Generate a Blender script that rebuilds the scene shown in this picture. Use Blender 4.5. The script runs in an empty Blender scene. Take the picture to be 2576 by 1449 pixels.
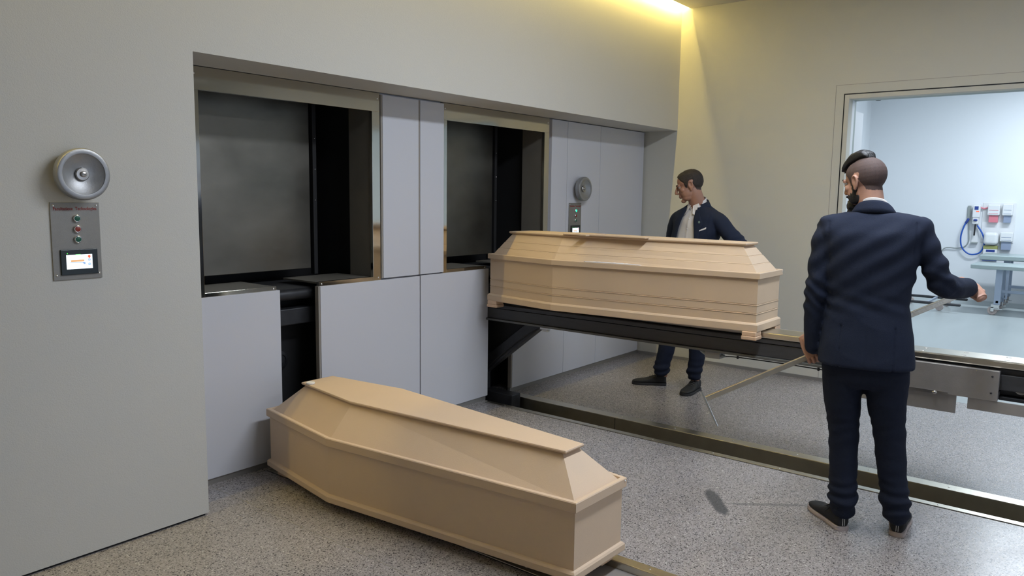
import bpy, bmesh, math, random
from mathutils import Vector, Matrix, noise
from mathutils.bvhtree import BVHTree
random.seed(7)
PI = math.pi
sc = bpy.context.scene
COL = sc.collection
V = Vector

# ------------------------------------------------------------------ materials
def mat(name, color, rough=.5, metal=0., bump=0., bscale=60., var=0., vscale=8., spec=.5, emit=None, estr=0., stretch=None, coat=0.):
    m = bpy.data.materials.new(name); m.use_nodes = True
    nt = m.node_tree; N = nt.nodes; Lk = nt.links
    b = N['Principled BSDF']
    b.inputs['Base Color'].default_value = (*color, 1); b.inputs['Roughness'].default_value = rough
    b.inputs['Metallic'].default_value = metal; b.inputs['Specular IOR Level'].default_value = spec
    b.inputs['Coat Weight'].default_value = coat
    if emit:
        b.inputs['Emission Color'].default_value = (*emit, 1); b.inputs['Emission Strength'].default_value = estr
    geo = N.new('ShaderNodeNewGeometry')
    vec = geo.outputs['Position']
    if stretch:
        mp = N.new('ShaderNodeMapping'); mp.inputs['Scale'].default_value = stretch
        Lk.new(vec, mp.inputs['Vector']); vec = mp.outputs['Vector']
    if var > 0:
        n = N.new('ShaderNodeTexNoise'); n.inputs['Scale'].default_value = vscale; n.inputs['Detail'].default_value = 4
        Lk.new(vec, n.inputs['Vector'])
        mx = N.new('ShaderNodeMix'); mx.data_type = 'RGBA'
        mx.inputs['A'].default_value = (*[c*(1-var) for c in color], 1); mx.inputs['B'].default_value = (*[min(1, c*(1+var)) for c in color], 1)
        Lk.new(n.outputs['Fac'], mx.inputs['Factor']); Lk.new(mx.outputs['Result'], b.inputs['Base Color'])
        mr = N.new('ShaderNodeMapRange'); mr.inputs['To Min'].default_value = max(0.02, rough*(1-var)); mr.inputs['To Max'].default_value = min(1, rough*(1+var))
        Lk.new(n.outputs['Fac'], mr.inputs['Value']); Lk.new(mr.outputs['Result'], b.inputs['Roughness'])
    if bump > 0:
        n2 = N.new('ShaderNodeTexNoise'); n2.inputs['Scale'].default_value = bscale; n2.inputs['Detail'].default_value = 3
        Lk.new(vec, n2.inputs['Vector'])
        bp = N.new('ShaderNodeBump'); bp.inputs['Strength'].default_value = bump; bp.inputs['Distance'].default_value = .002
        Lk.new(n2.outputs['Fac'], bp.inputs['Height']); Lk.new(bp.outputs['Normal'], b.inputs['Normal'])
    return m

M = {}
M['wall'] = mat('wall_paint', (.59, .58, .54), .75, bump=.35, bscale=220, var=.02, vscale=1.5)
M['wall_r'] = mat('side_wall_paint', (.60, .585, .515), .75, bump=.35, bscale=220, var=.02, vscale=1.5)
M['panel'] = mat('panel_lacquer', (.60, .605, .64), .42, bump=.12, bscale=300)
M['panel_edge'] = mat('panel_edge', (.30, .275, .24), .5)
M['skirt'] = mat('skirting_metal', (.34, .33, .31), .4, metal=.6)
M['black'] = mat('black_void', (.012, .012, .013), .7)
M['dark_steel'] = mat('dark_steel', (.045, .046, .05), .42, metal=.55, bump=.3, bscale=40, var=.35, vscale=14)
M['beam'] = mat('beam_paint', (.052, .052, .054), .45, metal=.25, bump=.2, bscale=30, var=.3, vscale=9, stretch=(6, 1, 6))
M['beam_lip'] = mat('beam_lip_steel', (.13, .13, .12), .45, metal=.5, var=.3, vscale=10)
M['mirror'] = mat('polished_steel', (.56, .53, .46), .085, metal=1., bump=.06, bscale=9, var=.02, vscale=5)
M['brushed'] = mat('brushed_steel', (.19, .18, .155), .36, metal=.95, bump=.3, bscale=14, var=.38, vscale=3.0, stretch=(1, 1, 1.6))
M['cheek'] = mat('cheek_steel', (.20, .185, .155), .5, metal=.3, var=.15, vscale=6)
M['steel'] = mat('satin_steel', (.50, .48, .45), .30, metal=1., bump=.1, bscale=80, var=.08, vscale=20)
M['rail'] = mat('rail_steel', (.62, .58, .49), .30, metal=1., bump=.25, bscale=120, var=.12, vscale=14)
M['panelplate'] = mat('control_plate', (.27, .26, .24), .5, metal=.5, bump=.2, bscale=300, var=.08, vscale=60)
M['plate'] = mat('panel_steel', (.42, .40, .38), .36, metal=.55, bump=.3, bscale=140, var=.1, vscale=25)
M['chrome'] = mat('chrome', (.8, .8, .8), .12, metal=1.)
M['wheel'] = mat('cast_aluminium', (.36, .36, .36), .42, metal=.75, bump=.2, bscale=150, var=.12, vscale=30)
M['cloth'] = mat('white_lace', (.62, .60, .60), .9, bump=1., bscale=160)
M['token'] = mat('token_ceramic', (.78, .76, .74), .6)
M['red_ink'] = mat('red_print', (.26, .03, .022), .6)
M['btn_green'] = mat('green_button', (.01, .10, .055), .35)
M['btn_red'] = mat('red_button', (.26, .035, .02), .35)
M['btn_lit'] = mat('lit_green_button', (.02, .5, .25), .35, emit=(.02, .9, .42), estr=1.6)
M['bezel'] = mat('screen_bezel', (.012, .02, .022), .3)
M['screen'] = mat('screen_glass', (.6, .7, .8), .3, emit=(.82, .93, 1.), estr=1.15)
M['s_orange'] = mat('screen_orange', (.7, .4, .2), .4, emit=(.80, .45, .22), estr=.75)
M['s_blue'] = mat('screen_blue', (.3, .4, .6), .4, emit=(.28, .42, .66), estr=.8)
M['s_red'] = mat('screen_red', (.8, .1, .05), .4, emit=(.95, .13, .05), estr=.9)
M['led'] = mat('green_led', (.1, .8, .1), .4, emit=(.1, .9, .1), estr=1.)
M['led_strip'] = mat('cove_lamp', (1, .9, .6), .4, emit=(1., .80, .36), estr=60.)
M['suit'] = mat('navy_suit_wool', (.0135, .0195, .040), .85, bump=.7, bscale=420, var=.2, vscale=200, spec=.25)
M['suit_dark'] = mat('dark_suit_trousers', (.0105, .0145, .029), .88, bump=.7, bscale=420, var=.2, vscale=200, spec=.2)
M['shirt'] = mat('white_shirt', (.66, .63, .61), .8, bump=.25, bscale=60)
M['skin'] = mat('skin', (.47, .26, .185), .5, bump=.25, bscale=260, var=.14, vscale=28)
M['skin2'] = mat('tanned_skin', (.34, .175, .115), .5, bump=.25, bscale=260, var=.14, vscale=28)
M['stubble'] = mat('shaved_scalp', (.085, .052, .045), .7, bump=.9, bscale=700, var=.5, vscale=160)
M['hair'] = mat('black_hair', (.008, .008, .010), .5, bump=1., bscale=120, var=.4, vscale=60, stretch=(1, 1, 4))
M['hair2'] = mat('short_dark_hair', (.022, .015, .011), .7, bump=1., bscale=500, var=.5, vscale=180)
M['eye_w'] = mat('eye_white', (.26, .22, .19), .35)
M['eye_d'] = mat('eye_iris', (.03, .02, .015), .2)
M['lip'] = mat('lips', (.27, .095, .07), .5)
M['shoe'] = mat('black_canvas', (.009, .009, .010), .8, bump=.6, bscale=300)
M['shoe2'] = mat('black_nubuck', (.012, .012, .012), .75, bump=.6, bscale=300)
M['sole'] = mat('white_rubber', (.42, .36, .34), .6, var=.15, vscale=60)
M['sole_dark'] = mat('dark_rubber', (.016, .016, .018), .6)
M['lace'] = mat('grey_lace', (.06, .06, .06), .8)
M['stripe'] = mat('heel_stripe', (.5, .5, .5), .6)
M['clean_wall'] = mat('clean_wall', (.78, .805, .83), .55, bump=.03, bscale=10)
M['clean_floor'] = mat('resin_floor', (.36, .40, .40), .3, bump=.1, bscale=60, var=.10, vscale=1.8, stretch=(.6, 3, 1))
M['jamb_grey'] = mat('jamb_seal', (.33, .38, .36), .5)
M['white_plastic'] = mat('white_plastic', (.75, .76, .77), .4)
M['clear_pink'] = mat('pink_soap', (.72, .22, .27), .3)
M['clear_blue'] = mat('blue_soap', (.28, .33, .45), .3)
M['blue'] = mat('blue_rubber', (.015, .09, .42), .4)
M['blue_dark'] = mat('blue_card', (.02, .05, .25), .5)
M['olive'] = mat('olive_card', (.32, .33, .12), .6)
M['grey_plastic'] = mat('grey_plastic', (.30, .33, .32), .5)
M['bench'] = mat('bench_steel', (.42, .50, .50), .35, metal=.5)
M['bench_leg'] = mat('bench_leg_steel', (.34, .40, .50), .4, metal=.3)
M['cable'] = mat('cable_black', (.02, .02, .02), .5)
M['gold'] = mat('round_badge', (.3, .42, .38), .3, metal=.5)
M['ceil'] = mat('ceiling_paint', (.55, .53, .48), .8, bump=.1, bscale=200)

def mdf(name, c):
    m = mat(name, c, .62, bump=.35, bscale=500, var=.05, vscale=5)
    return m
M['mdf'] = mdf('mdf_board', (.63, .475, .335))
M['mdf2'] = mdf('mdf_board_light', (.58, .435, .295))
M['pine'] = mat('pine_block', (.62, .42, .27), .55, var=.12, vscale=12, stretch=(1, 6, 6))

def terrazzo():
    m = bpy.data.materials.new('terrazzo'); m.use_nodes = True
    nt = m.node_tree; N = nt.nodes; L = nt.links; b = N['Principled BSDF']
    geo = N.new('ShaderNodeNewGeometry')
    sep = N.new('ShaderNodeSeparateXYZ'); L.new(geo.outputs['Position'], sep.inputs[0])
    def vor(scale, stops):
        v = N.new('ShaderNodeTexVoronoi'); v.inputs['Scale'].default_value = scale; L.new(geo.outputs['Position'], v.inputs['Vector'])
        s = N.new('ShaderNodeSeparateColor'); L.new(v.outputs['Color'], s.inputs[0])
        r = N.new('ShaderNodeValToRGB'); r.color_ramp.interpolation = 'CONSTANT'
        e = r.color_ramp.elements
        e[0].position = 0; e[0].color = (*stops[0][1], 1); e[1].position = stops[1][0]; e[1].color = (*stops[1][1], 1)
        for p, c in stops[2:]:
            k = e.new(p); k.color = (*c, 1)
        L.new(s.outputs['Red'], r.inputs['Fac'])
        return v, s, r
    base = (.30, .278, .272)
    v1, s1, r1 = vor(210, [(0, (.07, .065, .065)), (.06, (.19, .175, .17)), (.2, base), (.62, (.33, .305, .298)), (.86, (.385, .36, .35)), (.97, (.56, .53, .51))])
    v2, s2, r2 = vor(95, [(0, (.055, .05, .05)), (.10, (.15, .135, .13)), (.26, (.37, .34, .33)), (.38, base)])
    # big chips only where distance is small and id is low
    lt = N.new('ShaderNodeMath'); lt.operation = 'LESS_THAN'; L.new(s2.outputs['Red'], lt.inputs[0]); lt.inputs[1].default_value = .26
    lt2 = N.new('ShaderNodeMath'); lt2.operation = 'LESS_THAN'; L.new(v2.outputs['Distance'], lt2.inputs[0]); lt2.inputs[1].default_value = .36
    mu = N.new('ShaderNodeMath'); mu.operation = 'MULTIPLY'; L.new(lt.outputs[0], mu.inputs[0]); L.new(lt2.outputs[0], mu.inputs[1])
    mx = N.new('ShaderNodeMix'); mx.data_type = 'RGBA'; L.new(mu.outputs[0], mx.inputs['Factor']); L.new(r1.outputs[0], mx.inputs['A']); L.new(r2.outputs[0], mx.inputs['B'])
    nz = N.new('ShaderNodeTexNoise'); nz.inputs['Scale'].default_value = 1.6; nz.inputs['Detail'].default_value = 5; L.new(geo.outputs['Position'], nz.inputs['Vector'])
    mr = N.new('ShaderNodeMapRange'); mr.inputs['To Min'].default_value = .86; mr.inputs['To Max'].default_value = 1.14; L.new(nz.outputs['Fac'], mr.inputs['Value'])
    sc_ = N.new('ShaderNodeVectorMath'); sc_.operation = 'SCALE'; L.new(mx.outputs['Result'], sc_.inputs[0]); L.new(mr.outputs[0], sc_.inputs['Scale'])
    # a smeared scuff: distance to two segments on the floor
    def seg(a, b_, w, soft):
        ax, ay = a; bx_, by_ = b_; dx, dy = bx_-ax, by_-ay; ll = math.hypot(dx, dy); ux, uy = dx/ll, dy/ll
        def lin(cx, cy, c0):
            m1 = N.new('ShaderNodeMath'); m1.operation = 'MULTIPLY'; L.new(sep.outputs['X'], m1.inputs[0]); m1.inputs[1].default_value = cx
            m2 = N.new('ShaderNodeMath'); m2.operation = 'MULTIPLY_ADD'; L.new(sep.outputs['Y'], m2.inputs[0]); m2.inputs[1].default_value = cy; L.new(m1.outputs[0], m2.inputs[2])
            m3 = N.new('ShaderNodeMath'); m3.operation = 'ADD'; L.new(m2.outputs[0], m3.inputs[0]); m3.inputs[1].default_value = c0
            return m3
        mxp, myp = (ax+bx_)/2, (ay+by_)/2
        al = lin(ux/(ll/2), uy/(ll/2), -(ux*mxp+uy*myp)/(ll/2)); ac = lin(-uy/w, ux/w, (uy*mxp-ux*myp)/w)
        p1 = N.new('ShaderNodeMath'); p1.operation = 'POWER'; L.new(al.outputs[0], p1.inputs[0]); p1.inputs[1].default_value = 4
        p2 = N.new('ShaderNodeMath'); p2.operation = 'POWER'; L.new(ac.outputs[0], p2.inputs[0]); p2.inputs[1].default_value = 2
        ad = N.new('ShaderNodeMath'); L.new(p1.outputs[0], ad.inputs[0]); L.new(p2.outputs[0], ad.inputs[1])
        nn = N.new('ShaderNodeTexNoise'); nn.inputs['Scale'].default_value = 60; L.new(geo.outputs['Position'], nn.inputs['Vector'])
        a2 = N.new('ShaderNodeMath'); L.new(ad.outputs[0], a2.inputs[0]); L.new(nn.outputs['Fac'], a2.inputs[1])
        r = N.new('ShaderNodeMapRange'); r.inputs['From Min'].default_value = 1.0; r.inputs['From Max'].default_value = 1.7; r.inputs['To Min'].default_value = soft; r.inputs['To Max'].default_value = 0
        L.new(a2.outputs[0], r.inputs['Value'])
        return r
    cur = sc_.outputs[0]
    for a, b_, w, s in (((3.885, 1.655), (3.61, 1.44), .040, .85), ((3.76, 1.49), (4.03, 1.13), .018, .42)):
        r = seg(a, b_, w, s)
        q = N.new('ShaderNodeMix'); q.data_type = 'RGBA'; L.new(r.outputs[0], q.inputs['Factor']); L.new(cur, q.inputs['A']); q.inputs['B'].default_value = (.06, .062, .068, 1)
        cur = q.outputs['Result']
    L.new(cur, b.inputs['Base Color'])
    n3 = N.new('ShaderNodeTexNoise'); n3.inputs['Scale'].default_value = 5; n3.inputs['Detail'].default_value = 5; L.new(geo.outputs['Position'], n3.inputs['Vector'])
    rr = N.new('ShaderNodeMapRange'); rr.inputs['To Min'].default_value = .17; rr.inputs['To Max'].default_value = .32; L.new(n3.outputs['Fac'], rr.inputs['Value']); L.new(rr.outputs[0], b.inputs['Roughness'])
    bp = N.new('ShaderNodeBump'); bp.inputs['Strength'].default_value = .12; bp.inputs['Distance'].default_value = .001; L.new(s1.outputs['Green'], bp.inputs['Height']); L.new(bp.outputs[0], b.inputs['Normal'])
    return m
M['terrazzo'] = terrazzo()

# ------------------------------------------------------------------ helpers
def link(name, me, m=None, parent=None, smooth=False):
    o = bpy.data.objects.new(name, me); COL.objects.link(o)
    if m is not None:
        ms = m if isinstance(m, (list, tuple)) else [m]
        for x in ms: me.materials.append(M[x] if isinstance(x, str) else x)
    if parent:
        o.parent = parent; o.matrix_parent_inverse = Matrix.Identity(4)
        # mesh data is in world space: move it into the parent's space
        loc = world_loc(parent)
        me.transform(Matrix.Translation(-loc))
    if smooth:
        for p in me.polygons: p.use_smooth = True
    return o
def world_loc(o):
    l = V((0, 0, 0))
    while o:
        l += o.location; o = o.parent
    return l
def fin(name, bm, m, parent=None, smooth=False, bevel=0., segs=2, autos=False):
    bmesh.ops.recalc_face_normals(bm, faces=bm.faces)
    me = bpy.data.meshes.new(name); bm.to_mesh(me); bm.free()
    o = link(name, me, m, parent, smooth)
    if bevel > 0:
        md = o.modifiers.new('bevel', 'BEVEL'); md.width = bevel; md.segments = segs; md.limit_method = 'ANGLE'; md.angle_limit = math.radians(40)
        md.harden_normals = False
    if autos:
        for p in o.data.polygons: p.use_smooth = True
        o.data.set_sharp_from_angle(angle=math.radians(35))
    return o
def tag(o, label, cat, group=None, kind=None):
    if label: o['label'] = label
    if cat: o['category'] = cat
    if group: o['group'] = group
    if kind: o['kind'] = kind
    return o
def struct(o):
    o['kind'] = 'structure'; return o
def empty(name, loc, label=None, cat=None, group=None):
    o = bpy.data.objects.new(name, None); COL.objects.link(o); o.location = loc; o.empty_display_size = .1
    if label: tag(o, label, cat, group)
    return o
def box(bm, x0, x1, y0, y1, z0, z1):
    vs = [bm.verts.new(p) for p in ((x0,y0,z0),(x1,y0,z0),(x1,y1,z0),(x0,y1,z0),(x0,y0,z1),(x1,y0,z1),(x1,y1,z1),(x0,y1,z1))]
    for f in ((0,3,2,1),(4,5,6,7),(0,1,5,4),(1,2,6,5),(2,3,7,6),(3,0,4,7)): bm.faces.new([vs[i] for i in f])
def BX(*a):
    bm = bmesh.new()
    for q in ([a] if not isinstance(a[0], (list, tuple)) else a): box(bm, *q)
    return bm
def prism(bm, pts, d):
    """closed polygon pts (list of Vector) extruded by vector d"""
    a = [bm.verts.new(p) for p in pts]; b = [bm.verts.new(p+d) for p in pts]; n = len(pts)
    bm.faces.new(a); bm.faces.new(b[::-1])
    for i in range(n): bm.faces.new((a[i], b[i], b[(i+1) % n], a[(i+1) % n]))
def loft(bm, rings, cap=True, closed=True):
    R = [[bm.verts.new(p) for p in r] for r in rings]; n = len(R[0])
    for i in range(len(R)-1):
        for j in range(n if closed else n-1):
            k = (j+1) % n
            bm.faces.new((R[i][j], R[i][k], R[i+1][k], R[i+1][j]))
    if cap and closed:
        bm.faces.new(R[0][::-1]); bm.faces.new(R[-1])
    return R
def ering(c, u, v, a, b, n=28, p=2.0):
    out = []
    for i in range(n):
        t = 2*PI*i/n; ct, st = math.cos(t), math.sin(t)
        x = math.copysign(abs(ct)**(2/p), ct); y = math.copysign(abs(st)**(2/p), st)
        out.append(c + u*(a*x) + v*(b*y))
    return out
def cr(pts, k=5):
    """Catmull-Rom through tuples"""
    out = []
    P = [pts[0]] + list(pts) + [pts[-1]]
    for i in range(1, len(P)-2):
        for s in range(k):
            t = s/k
            out.append(tuple(.5*((2*b) + (c-a)*t + (2*a-5*b+4*c-d)*t*t + (3*b-a-3*c+d)*t**3) for a, b, c, d in zip(P[i-1], P[i], P[i+1], P[i+2])))
    out.append(tuple(pts[-1])); return out
def tube(bm, pts, r, ref=V((0, 0, 1)), n=20, k=5, smooth=True, roundends=True):
    """pts: vectors; r: per-point radius or (ra, rb)"""
    rr = r if isinstance(r, (list, tuple)) and len(r) == len(pts) else [r]*len(pts)
    rr = [(x, x) if not isinstance(x, (list, tuple)) else x for x in rr]
    q = [(p[0], p[1], p[2], a, b) for p, (a, b) in zip(pts, rr)]
    if smooth and len(q) > 2: q = cr(q, k)
    P = [V(x[:3]) for x in q]; rings = []; prev = None
    for i, x in enumerate(q):
        t = (P[min(i+1, len(P)-1)] - P[max(i-1, 0)]).normalized()
        u = t.cross(ref) if prev is None else prev - t*prev.dot(t)
        if u.length < 1e-4: u = t.cross(V((1, 0.1, 0)))
        u.normalize(); v = t.cross(u).normalized(); prev = u
        if roundends and i == 0:
            for s in (.9, .5): rings.append(ering(P[0]-t*x[3]*s*.9, u, v, x[3]*math.sqrt(1-s*s), x[4]*math.sqrt(1-s*s), n))
        rings.append(ering(P[i], u, v, x[3], x[4], n))
        if roundends and i == len(q)-1:
            for s in (.5, .9): rings.append(ering(P[i]+t*x[3]*s*.9, u, v, x[3]*math.sqrt(1-s*s), x[4]*math.sqrt(1-s*s), n))
    loft(bm, rings)
def ell(bm, c, r, R=None, n=20):
    mtx = Matrix.Translation(c) @ (R.to_4x4() if R else Matrix.Identity(4)) @ Matrix.Diagonal((*r, 1))
    bmesh.ops.create_uvsphere(bm, u_segments=n, v_segments=n//2+2, radius=1, matrix=mtx)
def lathe(bm, c, ax, prof, n=40):
    ax = ax.normalized(); u = ax.cross(V((0, 0, 1)));
    if u.length < .01: u = V((1, 0, 0))
    u.normalize(); v = ax.cross(u)
    loft(bm, [ering(c+ax*h, u, v, max(r, 1e-4), max(r, 1e-4), n) for r, h in prof])
def remesh(bm, vox, sm=4, fac=.5):
    bmesh.ops.recalc_face_normals(bm, faces=bm.faces)
    me = bpy.data.meshes.new('t'); bm.to_mesh(me); bm.free()
    o = bpy.data.objects.new('t', me); COL.objects.link(o)
    md = o.modifiers.new('r', 'REMESH'); md.mode = 'VOXEL'; md.voxel_size = vox; md.use_smooth_shade = True
    if sm:
        s = o.modifiers.new('s', 'SMOOTH'); s.factor = fac; s.iterations = sm
    dg = bpy.context.evaluated_depsgraph_get(); dg.update()
    res = bpy.data.meshes.new_from_object(o.evaluated_get(dg))
    bpy.data.objects.remove(o); bpy.data.meshes.remove(me)
    return res
def displace(me, fn):
    me.update()
    nr = [v.normal.copy() for v in me.vertices]
    for v, n in zip(me.vertices, nr):
        d = fn(v.co, n)
        if d is None: continue
        v.co = v.co + (n*d if not isinstance(d, Vector) else d)
    me.update()
def joinm(meshes):
    bm = bmesh.new()
    for m in meshes:
        bm.from_mesh(m); bpy.data.meshes.remove(m)
    return bm

# ------------------------------------------------------------------ room shell
XR, YW, YR, ZC, ZS = 6.93, 3.43, 3.78, 3.37, 2.24
XL, YB = -3.0, -5.0
# floor with two sunken tracks
T2 = (2.545, 2.822); T1 = (4.487, 4.740)
def fl(x0, x1, y0, y1): return (x0, x1, y0, y1, -.35, 0.)
struct(fin('floor', BX(fl(XL, T2[0], YB, 4.6), fl(T2[1], T1[0], YB, 4.6), fl(T1[1], XR+.001, YB, 4.6),
                       fl(T2[0], T2[1], YB, -3), fl(T1[0], T1[1], YB, -3),
                       (T2[0], T2[1], -3, 4.6, -.6, -.30), (T1[0], T1[1], -3, 4.6, -.6, -.30)), 'terrazzo'))
# front wall: left part down to the floor, band above the recess
struct(fin('wall_front', BX((XL, 1.95, YW, YW+.5, .012, ZC+.45), (1.95, XR, YW, YW+.5, ZS, ZC+.45), (1.6, 1.95, YW+.5, 4.6, .012, ZC)), 'wall'))
struct(fin('shadow_line_front', BX((XL, 1.935, YW+.012, YW+.4, 0, .012),), 'black'))  # black strip put in for the shadow line under the wall edge
# right wall with the doorway to the bright room
DY, DZ = 1.862, 2.44
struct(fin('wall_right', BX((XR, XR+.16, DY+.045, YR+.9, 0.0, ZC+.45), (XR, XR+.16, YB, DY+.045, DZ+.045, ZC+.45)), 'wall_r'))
struct(fin('wall_left', BX((XL-.2, XL, YB, YW+.5, 0, ZC+.45),), 'wall'))
# wall behind the camera: an unseen glazed opening added for cool fill light
WX0, WX1, WZ0, WZ1 = .2, 5.8, .15, 2.55
struct(fin('wall_back', BX((XL, WX0, YB-.2, YB, 0, ZC+.45), (WX1, XR, YB-.2, YB, 0, ZC+.45), (WX0, WX1, YB-.2, YB, 0, WZ0), (WX0, WX1, YB-.2, YB, WZ1, ZC+.45)), 'wall'))
bm = BX((WX0, WX1, YB-.12, YB-.06, WZ0, WZ0+.06), (WX0, WX1, YB-.12, YB-.06, WZ1-.06, WZ1))
for i in range(5):
    x = WX0+(WX1-WX0-.06)*i/4; box(bm, x, x+.06, YB-.12, YB-.06, WZ0, WZ1)
struct(fin('fill_window_1', bm, 'skirt'))
# ceiling stops short of the front wall, leaving the light slot
struct(fin('ceiling', BX((XL, XR, YB, YW-.093, ZC, ZC+.03), (XL, XR, YB, YW+.5, ZC+.45, ZC+.55)), 'ceil'))
o = fin('light_strip', BX((XL+.1, XR-.03, YW-.15, YW-.11, ZC+.031, ZC+.06),), 'led_strip')
tag(o, 'warm yellow strip lamp hidden in the slot between ceiling and front wall', 'strip light')

# recess rear wall plane: solid sections around the two furnace mouths
ZB = 1.035   # top of the lower panels
Yb = YR+.034
F1, F2 = 2.763, 4.640     # centres of the two mouths
struct(fin('wall_recess', BX((3.42, 4.01, Yb, 4.55, 0, ZS+.02), (5.30, XR, Yb, 4.55, 0, ZS+.02), (1.95, 5.3, 4.5, 4.6, 0, ZS+.02),
                             (1.95, XR, YW+.49, 4.6, ZS, ZS+.1)), 'panel'))
struct(fin('trim_1', BX((XR-.012, XR+.001, DY+.05, YW+.35, 0, .028),), 'skirt'))
# flush door surround + jamb layers of the doorway
bm = BX((XR-.004, XR+.10, DY, DY+.036, 0, DZ+.036), (XR-.004, XR+.10, YB, DY, DZ, DZ+.036))
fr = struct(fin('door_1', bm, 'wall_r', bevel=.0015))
fin('shadow_gap', BX((XR-.0015, XR+.01, DY+.036, DY+.045, 0, DZ+.045), (XR-.0015, XR+.01, YB, DY+.036, DZ+.036, DZ+.045)), 'black', fr)
fin('door_jamb', BX((XR+.10, XR+.17, DY-.001, DY+.05, 0, DZ), (XR+.22, XR+.47, DY-.001, DY+.05, 0, 2.36)), 'clean_wall', fr)
fin('door_seal', BX((XR+.17, XR+.22, DY-.001, DY+.05, 0, DZ),), 'jamb_grey', fr)
fin('door_header', BX((XR+.10, XR+.22, YB, DY, DZ+.001, DZ+.05),), 'jamb_grey', fr)
struct(fin('trim_2', BX((XR-.0012, XR+.002, DY+.11, DY+.113, .0, 2.56), (XR-.0012, XR+.002, YB, DY+.11, 2.557, 2.56)), 'panel_edge'))

# bright room beyond
CX, CYL, CYR, CZ = 14.4, 3.5, -4.5, 3.6
struct(fin('floor_side_room', BX((XR+.001, CX, CYR, CYL, -.2, 0.0),), 'clean_floor'))
struct(fin('wall_side_room_far', BX((CX, CX+.1, CYR, CYL, 0, CZ),), 'clean_wall'))
struct(fin('wall_side_room_left', BX((XR+.16, CX, CYL, CYL+.1, 0, CZ), (13.2, 13.9, CYL-.05, CYL, 0, CZ)), 'clean_wall'))
struct(fin('wall_side_room_right', BX((XR+.16, CX, CYR-.1, CYR, 0, CZ),), 'clean_wall'))
struct(fin('ceiling_side_room', BX((XR+.16, CX, CYR, CYL, CZ, CZ+.1),), 'clean_wall'))
struct(fin('wall_side_room_near', BX((XR+.16, XR+.20, DY+.3, CYL, 0, CZ), (XR+.16, XR+.20, CYR, DY+.3, 2.6, CZ)), 'clean_wall'))
o = BX((7.19, 7.24, 1.68, 1.73, 2.445, 2.475)); o = fin('ceiling_sensor', o, 'black', smooth=False, bevel=.012)
tag(o, 'tiny black sensor hanging under the doorway header', 'sensor')
bm = bmesh.new(); tube(bm, [V((7.215, 1.705, 2.47)), V((7.215, 1.705, 2.62))], .006, n=8); fin('stem', bm, 'black', o)

# floor joint
struct(fin('trim_3', BX((2.155, 2.159, YB, 3.74, -.001, .0008),), 'panel_edge'))

# ------------------------------------------------------------------ sunken rails
def track(x0, x1, fw0, fw1, name, label, cover=None, seam=()):
    e = empty(name, ((x0+x1)/2, 1.2, 0), label, 'floor rail')
    y0, y1 = -3.0, 4.2
    fin('side_plate', BX((x1-.003, x1+.001, y0, y1, -.299, 0.001),), 'rail', e)
    fin('side_plate', BX((x0-.001, x0+.003, y0, y1, -.299, 0.001),), 'rail', e)
    fin('flange', BX((x1, x1+fw1, y0, 3.74, -.001, .004),), 'rail', e, bevel=.0015)
    fin('flange', BX((x0-fw0, x0, y0, 3.74, -.001, .004),), 'rail', e, bevel=.0015)
    fin('shadow_joint', BX((x0-fw0-.005, x0-fw0, y0, 3.74, -.001, .0006),), 'black', e)
    for i in range(9):
        y = .2+i*.42
        for xx in (x0-fw0*.5, x1+fw1*.5):
            bm = bmesh.new(); ell(bm, V((xx, y, .004)), (.005, .005, .0025), n=10); fin('screw', bm, 'chrome', e, True)
    if cover is not None:
        fin('cover_plate', BX((x0+.004, x1-.004, y0, 3.72, cover-.02, cover),), 'plate', e, bevel=.002)
    for y in seam:
        fin('joint', BX((x1-.0045, x1-.003, y, y+.004, -.29, -.0),), 'black', e)
    return e
track(T1[0], T1[1], .048, .09, 'floor_rail', 'long sunken steel floor channel running under the raised coffin', seam=(2.75, ))
track(T2[0], T2[1], .05, .055, 'floor_rail', 'covered steel floor channel ending beneath the coffin on the floor', cover=-.028)

# ------------------------------------------------------------------ cupboard panels
def panel(x0, x1, z0, z1, label, group, th=.03, name='cabinet_panel', gapside=None, y=YR, cat='panel'):
    e = empty(name, ((x0+x1)/2, y, z0), label, cat, group)
    fin('front', BX((x0, x1, y-.004, y+th, z0, z1),), 'panel', e, bevel=.0015)
    if gapside == 'L': fin('edge_strip', BX((x0-.013, x0-.0005, y+.0, y+th+.002, z0, z1),), 'panel_edge', e)
    return e
LP = 'lower white cabinet panels'; UP = 'narrow white cover panels beside the hatches'; TP = 'tall white panels right of the second hatch'
panel(1.97, 2.633, .035, ZB, 'white lower panel left of the first dark slot, behind the floor coffin head', LP)
panel(2.92, 3.768, .035, ZB-.003, 'wide white lower panel between first dark slot and thin vertical seam', LP, gapside='L')
panel(3.778, 4.513, .035, ZB, 'white lower panel just left of the loader beam slot', LP)
panel(4.825, 5.553, .035, ZB, 'white lower panel seen beneath the beam right of its slot', LP, gapside='L')
panel(3.434, 3.758, ZB+.008, ZS-.012, 'white upright cover panel right of the first furnace hatch', UP, gapside='L')
panel(3.774, 4.008, ZB+.008, ZS-.012, 'white upright cover panel left of the second furnace hatch', UP, gapside='L')
panel(5.322, 5.553, ZB+.004, ZS-.008, 'narrow white tall panel touching the second hatch frame', TP)
panel(5.557, 6.089, .035, ZS-.008, 'white tall panel carrying the small round handwheel', TP)
panel(6.093, 6.905, .035, ZS-.008, 'wide white tall panel in the recess corner by the yellow wall', TP)
fin('baseboard_recess', BX((1.97, 2.633, YR+.006, YR+.03, 0, .033), (2.92, 4.50, YR+.006, YR+.03, 0, .033), (4.81, XR, YR+.006, YR+.03, 0, .033)), 'skirt')
struct(bpy.data.objects['baseboard_recess'])

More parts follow.
